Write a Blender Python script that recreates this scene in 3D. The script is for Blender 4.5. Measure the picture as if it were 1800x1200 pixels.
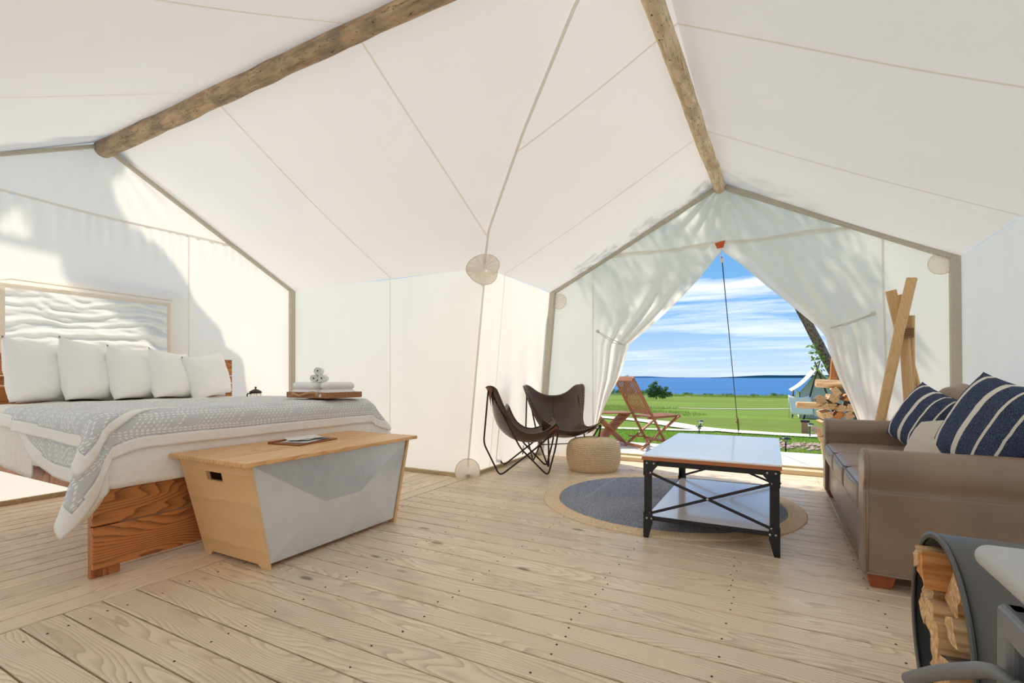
import bpy, bmesh, math, random
from mathutils import Vector, Matrix, noise
for o in list(bpy.data.objects): bpy.data.objects.remove(o)
random.seed(7)
S = bpy.context.scene; C = S.collection
pi = math.pi
# ---------------------------------------------------------------- camera, world, sun, exposure
cam = bpy.data.cameras.new('camera'); camo = bpy.data.objects.new('camera', cam); C.objects.link(camo)
camo.location = (0, 0, 1.05); camo.rotation_euler = (pi/2, 0, math.radians(28.3))
cam.sensor_width = 36; cam.lens = 17.0; cam.shift_y = 62/1800; cam.clip_start = .05; cam.clip_end = 20000
S.camera = camo
S.view_settings.view_transform = 'Standard'; S.view_settings.look = 'None'
S.view_settings.exposure = .15; S.view_settings.gamma = 1; S.view_settings.use_curve_mapping = False
W = bpy.data.worlds.new('sky'); S.world = W; W.use_nodes = True
SUN_DIR = Vector((-.46, .29, .84)).normalized()
sl = bpy.data.lights.new('sun', 'SUN'); sl.energy = 4.5; sl.angle = math.radians(.6); sl.color = (1, .93, .82)
so = bpy.data.objects.new('sun', sl); C.objects.link(so); so.rotation_euler = SUN_DIR.to_track_quat('Z', 'Y').to_euler()
so.location = (0, 0, 30)
S.cycles.max_bounces = 10; S.cycles.diffuse_bounces = 7; S.cycles.transparent_max_bounces = 12
S.cycles.caustics_reflective = False; S.cycles.caustics_refractive = False
S.cycles.use_denoising = True

# ---------------------------------------------------------------- node helpers
class NT:
    def __init__(s, tree): s.t = tree; s.n = tree.nodes; s.l = tree.links
    def new(s, typ, **kw):
        n = s.n.new(typ)
        for k, v in kw.items(): setattr(n, k, v)
        return n
    def put(s, sock, v):
        if v is None: return
        if hasattr(v, 'is_output') or isinstance(v, bpy.types.NodeSocket): s.l.new(v, sock)
        else: sock.default_value = v
    def m(s, op, a, b=None, c=None, clamp=False):
        n = s.new('ShaderNodeMath', operation=op); n.use_clamp = clamp
        for i, v in enumerate((a, b, c)): s.put(n.inputs[i], v)
        return n.outputs[0]
    def vm(s, op, a, b=None, sc=None):
        n = s.new('ShaderNodeVectorMath', operation=op); s.put(n.inputs[0], a); s.put(n.inputs[1], b)
        if sc is not None: s.put(n.inputs['Scale'], sc)
        return n.outputs[1] if op in ('DOT_PRODUCT', 'LENGTH') else n.outputs[0]
    def xyz(s, v):
        n = s.new('ShaderNodeSeparateXYZ'); s.put(n.inputs[0], v); return n.outputs
    def comb(s, x, y, z):
        n = s.new('ShaderNodeCombineXYZ')
        for i, v in enumerate((x, y, z)): s.put(n.inputs[i], v)
        return n.outputs[0]
    def noise(s, vec, scale=5, detail=3, rough=.5, dist=0):
        n = s.new('ShaderNodeTexNoise'); s.put(n.inputs['Vector'], vec)
        n.inputs['Scale'].default_value = scale; n.inputs['Detail'].default_value = detail
        n.inputs['Roughness'].default_value = rough; n.inputs['Distortion'].default_value = dist
        return n.outputs['Fac']
    def mix(s, f, a, b):
        n = s.new('ShaderNodeMix', data_type='RGBA'); s.put(n.inputs['Factor'], f)
        s.put(n.inputs[6], a); s.put(n.inputs[7], b); return n.outputs[2]
    def ramp(s, f, stops):
        n = s.new('ShaderNodeValToRGB'); s.put(n.inputs[0], f); e = n.color_ramp.elements
        while len(e) < len(stops): e.new(.5)
        for el, (p, c) in zip(e, stops):
            el.position = p; el.color = c if len(c) == 4 else (*c, 1)
        return n.outputs[0]
    def mr(s, v, a, b, c=0., d=1.):
        n = s.new('ShaderNodeMapRange'); s.put(n.inputs[0], v)
        for i, q in zip((1, 2, 3, 4), (a, b, c, d)): n.inputs[i].default_value = q
        return n.outputs[0]
def c4(c): return (*c[:3], 1)
def srgb(r, g, b):
    f = lambda v: (v/255/12.92) if v/255 <= .04045 else ((v/255+.055)/1.055)**2.4
    return (f(r), f(g), f(b), 1)

# sky: pale at the horizon, blue above, thin streaked cloud all round
w = NT(W.node_tree); W.node_tree.nodes.clear()
tc = w.new('ShaderNodeTexCoord'); d = tc.outputs['Generated']; X, Y, Z = w.xyz(d)
el = w.m('MAXIMUM', Z, 0)
col = w.ramp(el, [(0, srgb(204, 226, 242)), (.05, srgb(180, 213, 243)), (.13, srgb(128, 184, 238)), (.3, srgb(108, 168, 228)), (1, srgb(90, 146, 212))])
den = w.m('ADD', el, .10)
pv = w.comb(w.m('DIVIDE', X, den), w.m('DIVIDE', w.m('MULTIPLY', Y, 1.0), den), 0)
rot = w.new('ShaderNodeMapping'); w.l.new(pv, rot.inputs[0]); rot.inputs['Rotation'].default_value = (0, 0, .25); rot.inputs['Scale'].default_value = (.55, 1.5, 1); rot.inputs['Location'].default_value = (2.3, 1.1, 0)
n1 = w.noise(rot.outputs[0], .9, 8, .62, .6)
cl = w.mr(n1, .47, .66)
col = w.mix(w.m('MULTIPLY', w.m('MULTIPLY', cl, .95), w.mr(el, .015, .17, .22, 1.)), col, (1.22, 1.24, 1.26, 1))
bg = w.new('ShaderNodeBackground'); w.put(bg.inputs[0], col); bg.inputs[1].default_value = 1.0
wo = w.new('ShaderNodeOutputWorld'); w.l.new(bg.outputs[0], wo.inputs[0])

# ---------------------------------------------------------------- materials
def mat(name):
    m = bpy.data.materials.new(name); m.use_nodes = True; m.node_tree.nodes.clear()
    t = NT(m.node_tree); out = t.new('ShaderNodeOutputMaterial')
    return m, t, out
def pbr(t, out, color, rough=.5, metal=0., bump=None, bstr=.3, bdist=.01, spec=.5, coat=0.):
    b = t.new('ShaderNodeBsdfPrincipled'); t.put(b.inputs['Base Color'], color)
    t.put(b.inputs['Roughness'], rough); b.inputs['Metallic'].default_value = metal
    b.inputs['Specular IOR Level'].default_value = spec
    b.inputs['Coat Weight'].default_value = coat; b.inputs['Coat Roughness'].default_value = .08
    if bump is not None:
        n = t.new('ShaderNodeBump'); t.put(n.inputs['Height'], bump); n.inputs['Strength'].default_value = bstr; n.inputs['Distance'].default_value = bdist
        t.l.new(n.outputs[0], b.inputs['Normal'])
    t.l.new(b.outputs[0], out.inputs[0]); return b
def objcoord(t, rnd=True):
    tc = t.new('ShaderNodeTexCoord'); v = tc.outputs['Object']
    if rnd:
        oi = t.new('ShaderNodeObjectInfo'); r = oi.outputs['Random']
        v = t.vm('ADD', v, t.vm('SCALE', t.comb(7.3, 3.1, 11.7), sc=t.m('MULTIPLY', r, 7.0)))
        return v, r
    return v, None
def plain(name, color, rough=.5, metal=0., nscale=0, namp=.1, bump=0., spec=.5, coat=0.):
    m, t, out = mat(name); color = c4(color)
    v, r = objcoord(t)
    h = None; c = color
    if nscale:
        h = t.noise(v, nscale, 4, .6)
        c = t.mix(t.mr(h, .3, .7), tuple(min(1, q*(1-namp)) for q in color[:3])+(1,), tuple(min(1, q*(1+namp)) for q in color[:3])+(1,))
    pbr(t, out, c, rough, metal, h if bump else None, bump, .005, spec, coat); return m
def wood(name, light, dark, axis=0, rings=26., wob=.55, rough=.45, knots=False, contrast=1., bump=.25, stain=None, vary=.25, spec=.5, coat=0., plankvar=True):
    """Grain along one local axis; growth-ring bands across it, wobbling along the length."""
    m, t, out = mat(name)
    v, r = objcoord(t)
    x, y, z = t.xyz(v)
    ax = [(x, y, z), (y, x, z), (z, x, y)][axis]
    L, A, B = ax
    lo = t.comb(t.m('MULTIPLY', L, .32), t.m('MULTIPLY', A, 1.9), t.m('MULTIPLY', B, 1.9))
    n = t.noise(lo, 2.1, 2, .5)
    fi = t.noise(t.comb(t.m('MULTIPLY', L, 9.), t.m('MULTIPLY', A, 40.), t.m('MULTIPLY', B, 40.)), 1., 3, .6)
    ph = t.m('ADD', t.m('ADD', t.m('MULTIPLY', A, rings), t.m('MULTIPLY', B, rings*.6)), t.m('MULTIPLY', n, rings*wob))
    ph = t.m('ADD', ph, t.m('MULTIPLY', fi, .35))
    fr = t.m('FRACT', ph)
    tri = t.m('POWER', fr, 2.2)
    edge = t.mr(fr, .93, 1.0, 1., 0.)
    g = t.m('MULTIPLY', tri, edge)
    fine = t.noise(t.comb(t.m('MULTIPLY', L, 3.), t.m('MULTIPLY', A, 160.), t.m('MULTIPLY', B, 160.)), 1., 2, .5)
    f = t.m('ADD', t.m('MULTIPLY', g, .75*contrast), t.m('MULTIPLY', t.m('SUBTRACT', fine, .5), .5*contrast), clamp=True)
    col = t.mix(f, c4(light), c4(dark))
    big = t.noise(t.comb(t.m('MULTIPLY', L, 1.2), t.m('MULTIPLY', A, 3.), t.m('MULTIPLY', B, 3.)), 1.6, 4, .6)
    if stain: col = t.mix(t.m('MULTIPLY', t.mr(big, .52, .75), .55), col, c4(stain))
    if knots:
        vo = t.new('ShaderNodeTexVoronoi'); t.put(vo.inputs['Vector'], t.comb(t.m('MULTIPLY', L, 1.3), t.m('MULTIPLY', A, 3.4), t.m('MULTIPLY', B, 3.4))); vo.inputs['Scale'].default_value = 1.3
        kn = t.mr(vo.outputs['Distance'], .05, .10, 1., 0.)
        col = t.mix(t.m('MULTIPLY', kn, .75), col, tuple(q*.35 for q in dark[:3])+(1,))
    if plankvar:
        hs = t.new('ShaderNodeHueSaturation'); t.put(hs.inputs['Value'], t.mr(r, 0, 1, 1-vary*.5, 1+vary*.5)); t.put(hs.inputs['Color'], col); col = hs.outputs[0]
    rg = t.mr(f, 0, 1, rough, rough+.15)
    pbr(t, out, col, rg, 0, f, bump, .002, spec, coat); return m
def canvas(name, color, trans, rough=.9, tcol=(.99, .92, .82)):
    m, t, out = mat(name); v, r = objcoord(t, False)
    n = t.noise(v, 1.3, 4, .6); n2 = t.noise(v, 900, 1, .5)
    col = t.mix(t.mr(n, .3, .7), tuple(q*.97 for q in color[:3])+(1,), c4(color))
    df = t.new('ShaderNodeBsdfDiffuse'); tr = t.new('ShaderNodeBsdfTranslucent'); mx = t.new('ShaderNodeMixShader')
    t.put(df.inputs[0], col); t.put(tr.inputs[0], t.mix(t.mr(n, .3, .7), tuple(q*.97 for q in tcol)+(1,), c4(tcol))); mx.inputs[0].default_value = trans
    t.l.new(df.outputs[0], mx.inputs[1]); t.l.new(tr.outputs[0], mx.inputs[2]); t.l.new(mx.outputs[0], out.inputs[0]); return m
M = {}
CANV = (.90, .885, .845)
M['roof'] = canvas('roof_canvas', (.95, .935, .90), .195, tcol=(.99, .94, .87))
M['wall'] = canvas('wall_canvas', (.96, .945, .91), .56)
M['gable'] = canvas('gable_canvas', (.96, .945, .91), .54)
M['flap'] = canvas('window_flap_canvas', (.95, .94, .91), .6)
M['webbing'] = plain('taupe_webbing', srgb(196, 189, 172), .85, 0, 40, .06)
M['seam'] = canvas('seam_tape', (.86, .84, .80), .62)
M['seamdark'] = canvas('seam_cord', (.78, .76, .71), .45)
M['patch'] = canvas('reinforcement_canvas', (.95, .935, .90), .62)
M['orange'] = plain('orange_leather', srgb(205, 90, 40), .6)
M['deck'] = wood('deck_board', srgb(240, 219, 192), srgb(156, 122, 90), 0, 52, .6, .34, True, .72, .35, srgb(190, 166, 138), .14, .5)
M['decky'] = wood('deck_board_cross', srgb(238, 217, 190), srgb(156, 124, 92), 1, 52, .6, .38, True, .72, .35, srgb(186, 163, 136), .16, .5)
M['deckout'] = wood('weathered_deck', srgb(222, 216, 206), srgb(180, 170, 155), 0, 26, .7, .6, False, .5, .2, None, .08)
M['sub'] = plain('deck_underside', srgb(70, 52, 38), .9)
M['sill'] = wood('threshold_timber', srgb(205, 186, 150), srgb(160, 138, 104), 0, 20, .5, .5, False, .6)
M['log'] = None
M['fir_x'] = wood('stained_fir_y', srgb(204, 134, 76), srgb(96, 46, 18), 1, 26, 1.0, .36, True, 1.1, .3, srgb(120, 64, 30), .15)
M['fir_z'] = wood('stained_fir_z', srgb(200, 130, 74), srgb(112, 58, 26), 2, 40, .5, .4, False, 1.1, .3, None, .1)
M['chestend'] = wood('chest_bamboo', srgb(240, 202, 152), srgb(206, 158, 104), 0, 14, .2, .40, False, .5, .1, srgb(222, 178, 124), .05)
M['chestlid'] = wood('chest_lid', srgb(232, 184, 128), srgb(176, 122, 74), 1, 34, .5, .36, False, .8, .15, srgb(168, 114, 64), .16)
M['teak'] = wood('teak', srgb(168, 108, 70), srgb(108, 62, 38), 0, 30, .4, .45, False, .6, .15, None, .15)
M['peeled'] = wood('peeled_pole', srgb(222, 184, 132), srgb(190, 146, 92), 2, 30, .5, .55, True, .6, .2, srgb(200, 160, 108), .1)
M['white'] = plain('white_cotton', (.97, .965, .95), .9, 0, 60, .02)
M['sheet'] = plain('white_linen', (.92, .905, .87), .9, 0, 30, .03, .15)
M['terry'] = plain('white_terry', (.94, .935, .93), .95, 0, 180, .05, .6)
M['matelasse'] = plain('cream_quilting', (.88, .85, .79), .9, 0, 55, .06, .9)
M['black'] = plain('black_powder_coat', (.012, .012, .016), .38, 0, 30, .2, .05)
M['rod'] = plain('dark_bronze_rod', (.035, .022, .018), .35, .3)
M['bolt'] = plain('steel_bolt', (.62, .60, .57), .3, 1.)
M['tabletop'] = plain('glare_white_top', (.96, .96, .955), .20, 0, 3, .02, 0, .6, .6)  # white glare from door and canvas put into the base colour
M['tableedge'] = wood('table_edge', srgb(196, 120, 76), srgb(140, 76, 42), 0, 20, .3, .4, False, .6, .1, None, .0)
M['jute'] = None
M['steel'] = None
M['rubber'] = plain('dark_foot', (.02, .02, .02), .7)
M['legwood'] = wood('cherry_leg', srgb(170, 92, 54), srgb(118, 58, 30), 2, 20, .3, .35, False, .5, .1, None, .0)
M['charcoal'] = plain('charcoal_steel', srgb(100, 100, 98), .42, .55, 200, .03, .0)
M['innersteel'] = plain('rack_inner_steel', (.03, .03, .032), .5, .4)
M['stove'] = plain('grey_cast_iron', srgb(128, 130, 133), .45, .25, 500, .03, .05)
M['stovelight'] = plain('grey_stove_top', srgb(186, 187, 186), .5, .1, 400, .02, .03)
M['glassdark'] = plain('dark_stove_glass', (.01, .01, .012), .05, 0, 0, 0, 0, .8)
M['rope'] = plain('hemp_rope', srgb(190, 150, 105), .85, 0, 200, .2, .4)
M['cord'] = plain('dark_cord', (.03, .035, .04), .7)
M['tancord'] = plain('tan_guy_cord', srgb(165, 130, 95), .8)
M['paper'] = plain('paper', (.80, .79, .76), .6, 0, 14, .12)
M['leatherbrown'] = plain('tan_leather', srgb(150, 88, 48), .5, 0, 60, .1, .2)
M['twine'] = plain('lashing_twine', srgb(140, 104, 70), .9, 0, 150, .2, .4)
M['chrome'] = plain('polished_steel', (.75, .74, .72), .12, 1.)
M['canvasfar'] = plain('tent_canvas', (.80, .78, .72), .9)
M['greyfly'] = plain('blue_grey_canvas', srgb(188, 196, 200), .9)
M['creamcord'] = plain('white_cord', (.75, .73, .68), .8)

def log_material(name, light, dark, marks, axis=0):
    m, t, out = mat(name); v, r = objcoord(t); x, y, z = t.xyz(v)
    L, A, B = [(x, y, z), (y, x, z)][axis]
    s = t.comb(t.m('MULTIPLY', L, 3.), t.m('MULTIPLY', A, 14.), t.m('MULTIPLY', B, 14.))
    n = t.noise(s, 1.3, 6, .65); n2 = t.noise(v, 38, 3, .6); n3 = t.noise(v, 5, 3, .5)
    col = t.mix(t.mr(n, .35, .65), c4(light), c4(dark))
    col = t.mix(t.m('MULTIPLY', t.mr(n3, .5, .65), .5), col, c4(tuple(q*.6+.05 for q in dark[:3])))
    col = t.mix(t.mr(n2, .64, .70), col, c4(marks))
    cr = t.noise(t.comb(t.m('MULTIPLY', L, 1.4), t.m('MULTIPLY', A, 22.), t.m('MULTIPLY', B, 22.)), 1., 4, .5)
    col = t.mix(t.mr(t.m('ABSOLUTE', t.m('SUBTRACT', cr, .5)), 0, .008, .8, 0), col, c4(tuple(q*.3 for q in marks[:3])))
    pbr(t, out, col, .75, 0, t.m('ADD', n, n2), .6, .01); return m
M['ridge_grey'] = log_material('weathered_ridge_log', srgb(214, 184, 146), srgb(150, 128, 102), srgb(84, 62, 42), 0)
M['ridge_pale'] = log_material('pale_ridge_log', srgb(244, 224, 192), srgb(204, 176, 138), srgb(78, 56, 40), 1)

def leather_material(name, base, rough=.36):
    m, t, out = mat(name); v, r = objcoord(t)
    n = t.noise(v, 260, 3, .6); n2 = t.noise(v, 4, 3, .6)
    col = t.mix(t.mr(n2, .3, .7), tuple(q*.88 for q in base[:3])+(1,), tuple(q*1.12 for q in base[:3])+(1,))
    pbr(t, out, col, t.mr(n2, .3, .7, rough-.05, rough+.08), 0, n, .12, .002, .5); return m
M['sofa'] = leather_material('taupe_leather', srgb(144, 122, 104), .34)
M['welt'] = leather_material('dark_welt', srgb(70, 58, 50), .4)
M['bfly'] = leather_material('dark_brown_leather', srgb(88, 68, 58), .30)
M['suede'] = plain('leather_flesh_side', srgb(128, 88, 66), .85, 0, 60, .1)
M['stitch'] = plain('cream_stitching', srgb(190, 165, 140), .7)

def jute_material(name, c1, c2, ringy=0.):
    m, t, out = mat(name); v, r = objcoord(t, False)
    n = t.noise(v, 150, 2, .6); n2 = t.noise(v, 45, 3, .7); n3 = t.noise(v, 3, 2, .5)
    col = t.mix(t.mr(n, .35, .65), c4(c1), c4(c2))
    col = t.mix(t.m('MULTIPLY', t.mr(n2, .58, .72), .45), col, tuple(q*.45 for q in c2[:3])+(1,))
    col = t.mix(t.m('MULTIPLY', t.mr(n3, .3, .7), .3), col, c4(c1))
    pbr(t, out, col, .9, 0, n, .8, .006); return m
M['jute'] = jute_material('natural_jute', srgb(254, 234, 204), srgb(218, 182, 140))
M['jutepouf'] = jute_material('pouf_jute', srgb(250, 228, 192), srgb(208, 170, 126))
M['juteblue'] = jute_material('slate_jute', srgb(176, 182, 196), srgb(100, 106, 120))
def steel_material():
    m, t, out = mat('galvanised_sheet'); v, r = objcoord(t, False)
    n = t.noise(v, 3.2, 2, .5); n2 = t.noise(v, 7, 4, .6)
    col = t.mix(t.mr(n2, .35, .7), srgb(224, 232, 238), srgb(230, 238, 244))
    pbr(t, out, col, t.mr(n, .3, .7, .26, .31), .55); return m
M['steel'] = steel_material()
def striped():
    m, t, out = mat('navy_striped_weave')
    tc = t.new('ShaderNodeTexCoord'); x, y, z = t.xyz(tc.outputs['UV'])
    v, r = objcoord(t)
    n = t.noise(v, 330, 2, .7); n2 = t.noise(t.vm('SCALE', v, sc=12.), 8, 2, .6)
    navy = t.mix(t.mr(n, .45, .62), srgb(34, 42, 64), srgb(96, 108, 134))
    st = None
    for c, wd in ((.09, .011), (.27, .014), (.50, .036), (.83, .030)):
        s = t.m('LESS_THAN', t.m('ABSOLUTE', t.m('SUBTRACT', x, c)), wd)
        st = s if st is None else t.m('MAXIMUM', st, s)
    pbr(t, out, t.mix(st, navy, srgb(226, 219, 208)), .95, 0, n, .5, .004, .2); return m
M['stripe'] = striped()
M['cream'] = plain('cream_velvet', srgb(205, 196, 182), .85, 0, 90, .05, .2)
def quilt_material():
    """Grey handwoven cotton with rows of white running stitch; hatched parallelograms that lean one way then the other."""
    m, t, out = mat('grey_stitched_cotton')
    tc = t.new('ShaderNodeTexCoord'); u, v, z = t.xyz(tc.outputs['UV'])
    band = .095
    vb = t.m('DIVIDE', v, band); bi = t.m('FLOOR', vb); bf = t.m('FRACT', vb)
    par = t.m('SUBTRACT', t.m('MULTIPLY', t.m('FLOORED_MODULO', bi, 2.), 2.), 1.)
    dash = lambda a, L, duty: t.m('LESS_THAN', t.m('FRACT', t.m('DIVIDE', a, L)), duty)
    e1 = t.m('LESS_THAN', t.m('ABSOLUTE', t.m('SUBTRACT', bf, .08)), .036)
    e2 = t.m('LESS_THAN', t.m('ABSOLUTE', t.m('SUBTRACT', bf, .92)), .036)
    rows = t.m('MULTIPLY', t.m('MAXIMUM', e1, e2), dash(u, .027, .60))
    sk = t.m('ADD', u, t.m('MULTIPLY', t.m('MULTIPLY', t.m('SUBTRACT', t.m('MULTIPLY', bf, band), 0), par), .85))
    blk = t.m('FRACT', t.m('ADD', t.m('DIVIDE', sk, .36), t.m('MULTIPLY', bi, .37)))
    inb = t.m('LESS_THAN', blk, .58)
    hat = t.m('LESS_THAN', t.m('FRACT', t.m('DIVIDE', sk, .028)), .34)
    lone = t.m('LESS_THAN', t.m('ABSOLUTE', t.m('SUBTRACT', blk, .70)), .016)
    ins = t.m('MULTIPLY', t.m('GREATER_THAN', bf, .12), t.m('LESS_THAN', bf, .88))
    dd = dash(v, .019, .58)
    hatch = t.m('MULTIPLY', t.m('MULTIPLY', t.m('MAXIMUM', t.m('MULTIPLY', hat, inb), lone), dd), ins)
    st = t.m('MAXIMUM', rows, hatch)
    wv = t.noise(t.comb(t.m('MULTIPLY', u, 20.), t.m('MULTIPLY', v, 500.), 0), 1., 2, .5)
    wv2 = t.noise(t.comb(t.m('MULTIPLY', u, 400.), t.m('MULTIPLY', v, 30.), 0), 1., 2, .5)
    w3 = t.noise(t.comb(u, v, 0), 9., 4, .6)
    g = t.m('MULTIPLY', t.m('ADD', wv, wv2), .5)
    col = t.mix(t.mr(g, .3, .7), srgb(192, 197, 202), srgb(226, 229, 232))
    col = t.mix(t.m('MULTIPLY', t.mr(w3, .4, .7), .2), col, srgb(214, 214, 214))
    col = t.mix(st, col, srgb(252, 251, 248))
    h = t.m('ADD', t.m('MULTIPLY', st, 1.0), t.m('MULTIPLY', w3, 1.2))
    pbr(t, out, col, .92, 0, h, .6, .006, .2); return m
M['quilt'] = quilt_material()
def wood_cut(name, a, b):
    m, t, out = mat(name); v, r = objcoord(t); x, y, z = t.xyz(v)
    f = t.noise(t.comb(t.m('MULTIPLY', x, 5.), t.m('MULTIPLY', y, 70.), t.m('MULTIPLY', z, 70.)), 1., 4, .6)
    n = t.noise(v, 9, 3, .5)
    col = t.mix(t.mr(f, .3, .7), c4(a), c4(b)); col = t.mix(t.m('MULTIPLY', t.mr(n, .5, .7), .4), col, srgb(206, 140, 78))
    hs = t.new('ShaderNodeHueSaturation'); t.put(hs.inputs['Value'], t.mr(r, 0, 1, .8, 1.12)); t.put(hs.inputs['Color'], col)
    pbr(t, out, hs.outputs[0], .75, 0, f, .5, .006); return m
M['split'] = wood_cut('split_wood', srgb(244, 214, 168), srgb(176, 126, 76))
M['splitorange'] = wood_cut('split_wood_orange', srgb(226, 164, 98), srgb(178, 104, 48))
def bark_material():
    m, t, out = mat('bark'); v, r = objcoord(t); n = t.noise(v, 28, 6, .7); n2 = t.noise(v, 8, 3, .6)
    col = t.mix(t.mr(n, .35, .65), srgb(150, 134, 116), srgb(66, 52, 44))
    pbr(t, out, col, .9, 0, n, 1., .02); return m
M['bark'] = bark_material()
def grass_material():
    m, t, out = mat('mown_grass'); tc = t.new('ShaderNodeTexCoord'); v = tc.outputs['Object']
    x, y, z = t.xyz(v)
    n = t.noise(v, 2.2, 8, .75); n2 = t.noise(t.comb(t.m('MULTIPLY', x, .5), t.m('MULTIPLY', y, 1.6), 0), .05, 5, .6); n3 = t.noise(v, 26, 3, .6)
    col = t.mix(t.mr(n, .3, .7), srgb(92, 124, 38), srgb(132, 156, 64))
    col = t.mix(t.m('MULTIPLY', t.mr(n2, .42, .60), .85), col, srgb(106, 114, 54))
    col = t.mix(t.m('MULTIPLY', t.mr(n3, .55, .75), .3), col, srgb(150, 172, 84))
    pbr(t, out, col, .95, 0, n, .6, .05, .1); return m
M['lawn'] = grass_material()
M['gravel'] = plain('pale_gravel', srgb(220, 212, 194), .9, 0, 18, .15, .8)
M['stone'] = plain('river_stone', srgb(176, 150, 132), .8, 0, 3, .35)
def sea_material():
    m, t, out = mat('sea_water'); tc = t.new('ShaderNodeTexCoord'); v = tc.outputs['Object']; x, y, z = t.xyz(v)
    n = t.noise(t.comb(t.m('MULTIPLY', x, .012), t.m('MULTIPLY', y, .05), 0), 1., 6, .65)
    n2 = t.noise(t.comb(t.m('MULTIPLY', x, .25), t.m('MULTIPLY', y, .6), 0), 1., 5, .7)
    col = t.mix(t.mr(n, .35, .65), srgb(10, 82, 142), srgb(32, 112, 168))
    col = t.mix(t.m('MULTIPLY', t.mr(n2, .52, .66), .35), col, srgb(80, 150, 210))
    pbr(t, out, col, .55, 0, n2, 1., .5, .25); return m
M['sea'] = sea_material()
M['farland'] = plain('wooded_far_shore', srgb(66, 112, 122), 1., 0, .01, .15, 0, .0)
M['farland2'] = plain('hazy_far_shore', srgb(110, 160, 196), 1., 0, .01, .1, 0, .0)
def leaf_material(name, a, b):
    m, t, out = mat(name); v, r = objcoord(t); n = t.noise(v, 6, 2, .5)
    col = t.mix(t.mr(n, .35, .65), c4(a), c4(b))
    df = t.new('ShaderNodeBsdfDiffuse'); tr = t.new('ShaderNodeBsdfTranslucent'); mx = t.new('ShaderNodeMixShader'); mx.inputs[0].default_value = .3
    t.put(df.inputs[0], col); t.put(tr.inputs[0], col)
    t.l.new(df.outputs[0], mx.inputs[1]); t.l.new(tr.outputs[0], mx.inputs[2]); t.l.new(mx.outputs[0], out.inputs[0]); return m
M['blade'] = leaf_material('grass_blade', srgb(120, 158, 56), srgb(158, 190, 84))
M['tallgrass'] = leaf_material('tall_grass', srgb(138, 160, 74), srgb(176, 190, 110))
M['leaf'] = leaf_material('leaves', srgb(92, 130, 60), srgb(150, 176, 84))
M['leafdark'] = leaf_material('spruce_needles', srgb(66, 98, 62), srgb(118, 150, 80))
def vinyl():
    m, t, out = mat('clear_vinyl'); tr = t.new('ShaderNodeBsdfTransparent'); gl = t.new('ShaderNodeBsdfGlossy'); mx = t.new('ShaderNodeMixShader')
    tr.inputs[0].default_value = (.95, .96, .96, 1); gl.inputs['Roughness'].default_value = .08; gl.inputs[0].default_value = (.9, .9, .9, 1)
    mx.inputs[0].default_value = .12; t.l.new(tr.outputs[0], mx.inputs[1]); t.l.new(gl.outputs[0], mx.inputs[2]); t.l.new(mx.outputs[0], out.inputs[0]); return m
M['vinyl'] = vinyl()
def glass():
    m, t, out = mat('clear_glass'); tr = t.new('ShaderNodeBsdfTransparent'); gl = t.new('ShaderNodeBsdfGlossy'); mx = t.new('ShaderNodeMixShader')
    tr.inputs[0].default_value = (.92, .92, .9, 1); gl.inputs['Roughness'].default_value = .03; mx.inputs[0].default_value = .18
    t.l.new(tr.outputs[0], mx.inputs[1]); t.l.new(gl.outputs[0], mx.inputs[2]); t.l.new(mx.outputs[0], out.inputs[0]); return m
M['glass'] = glass()

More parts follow.
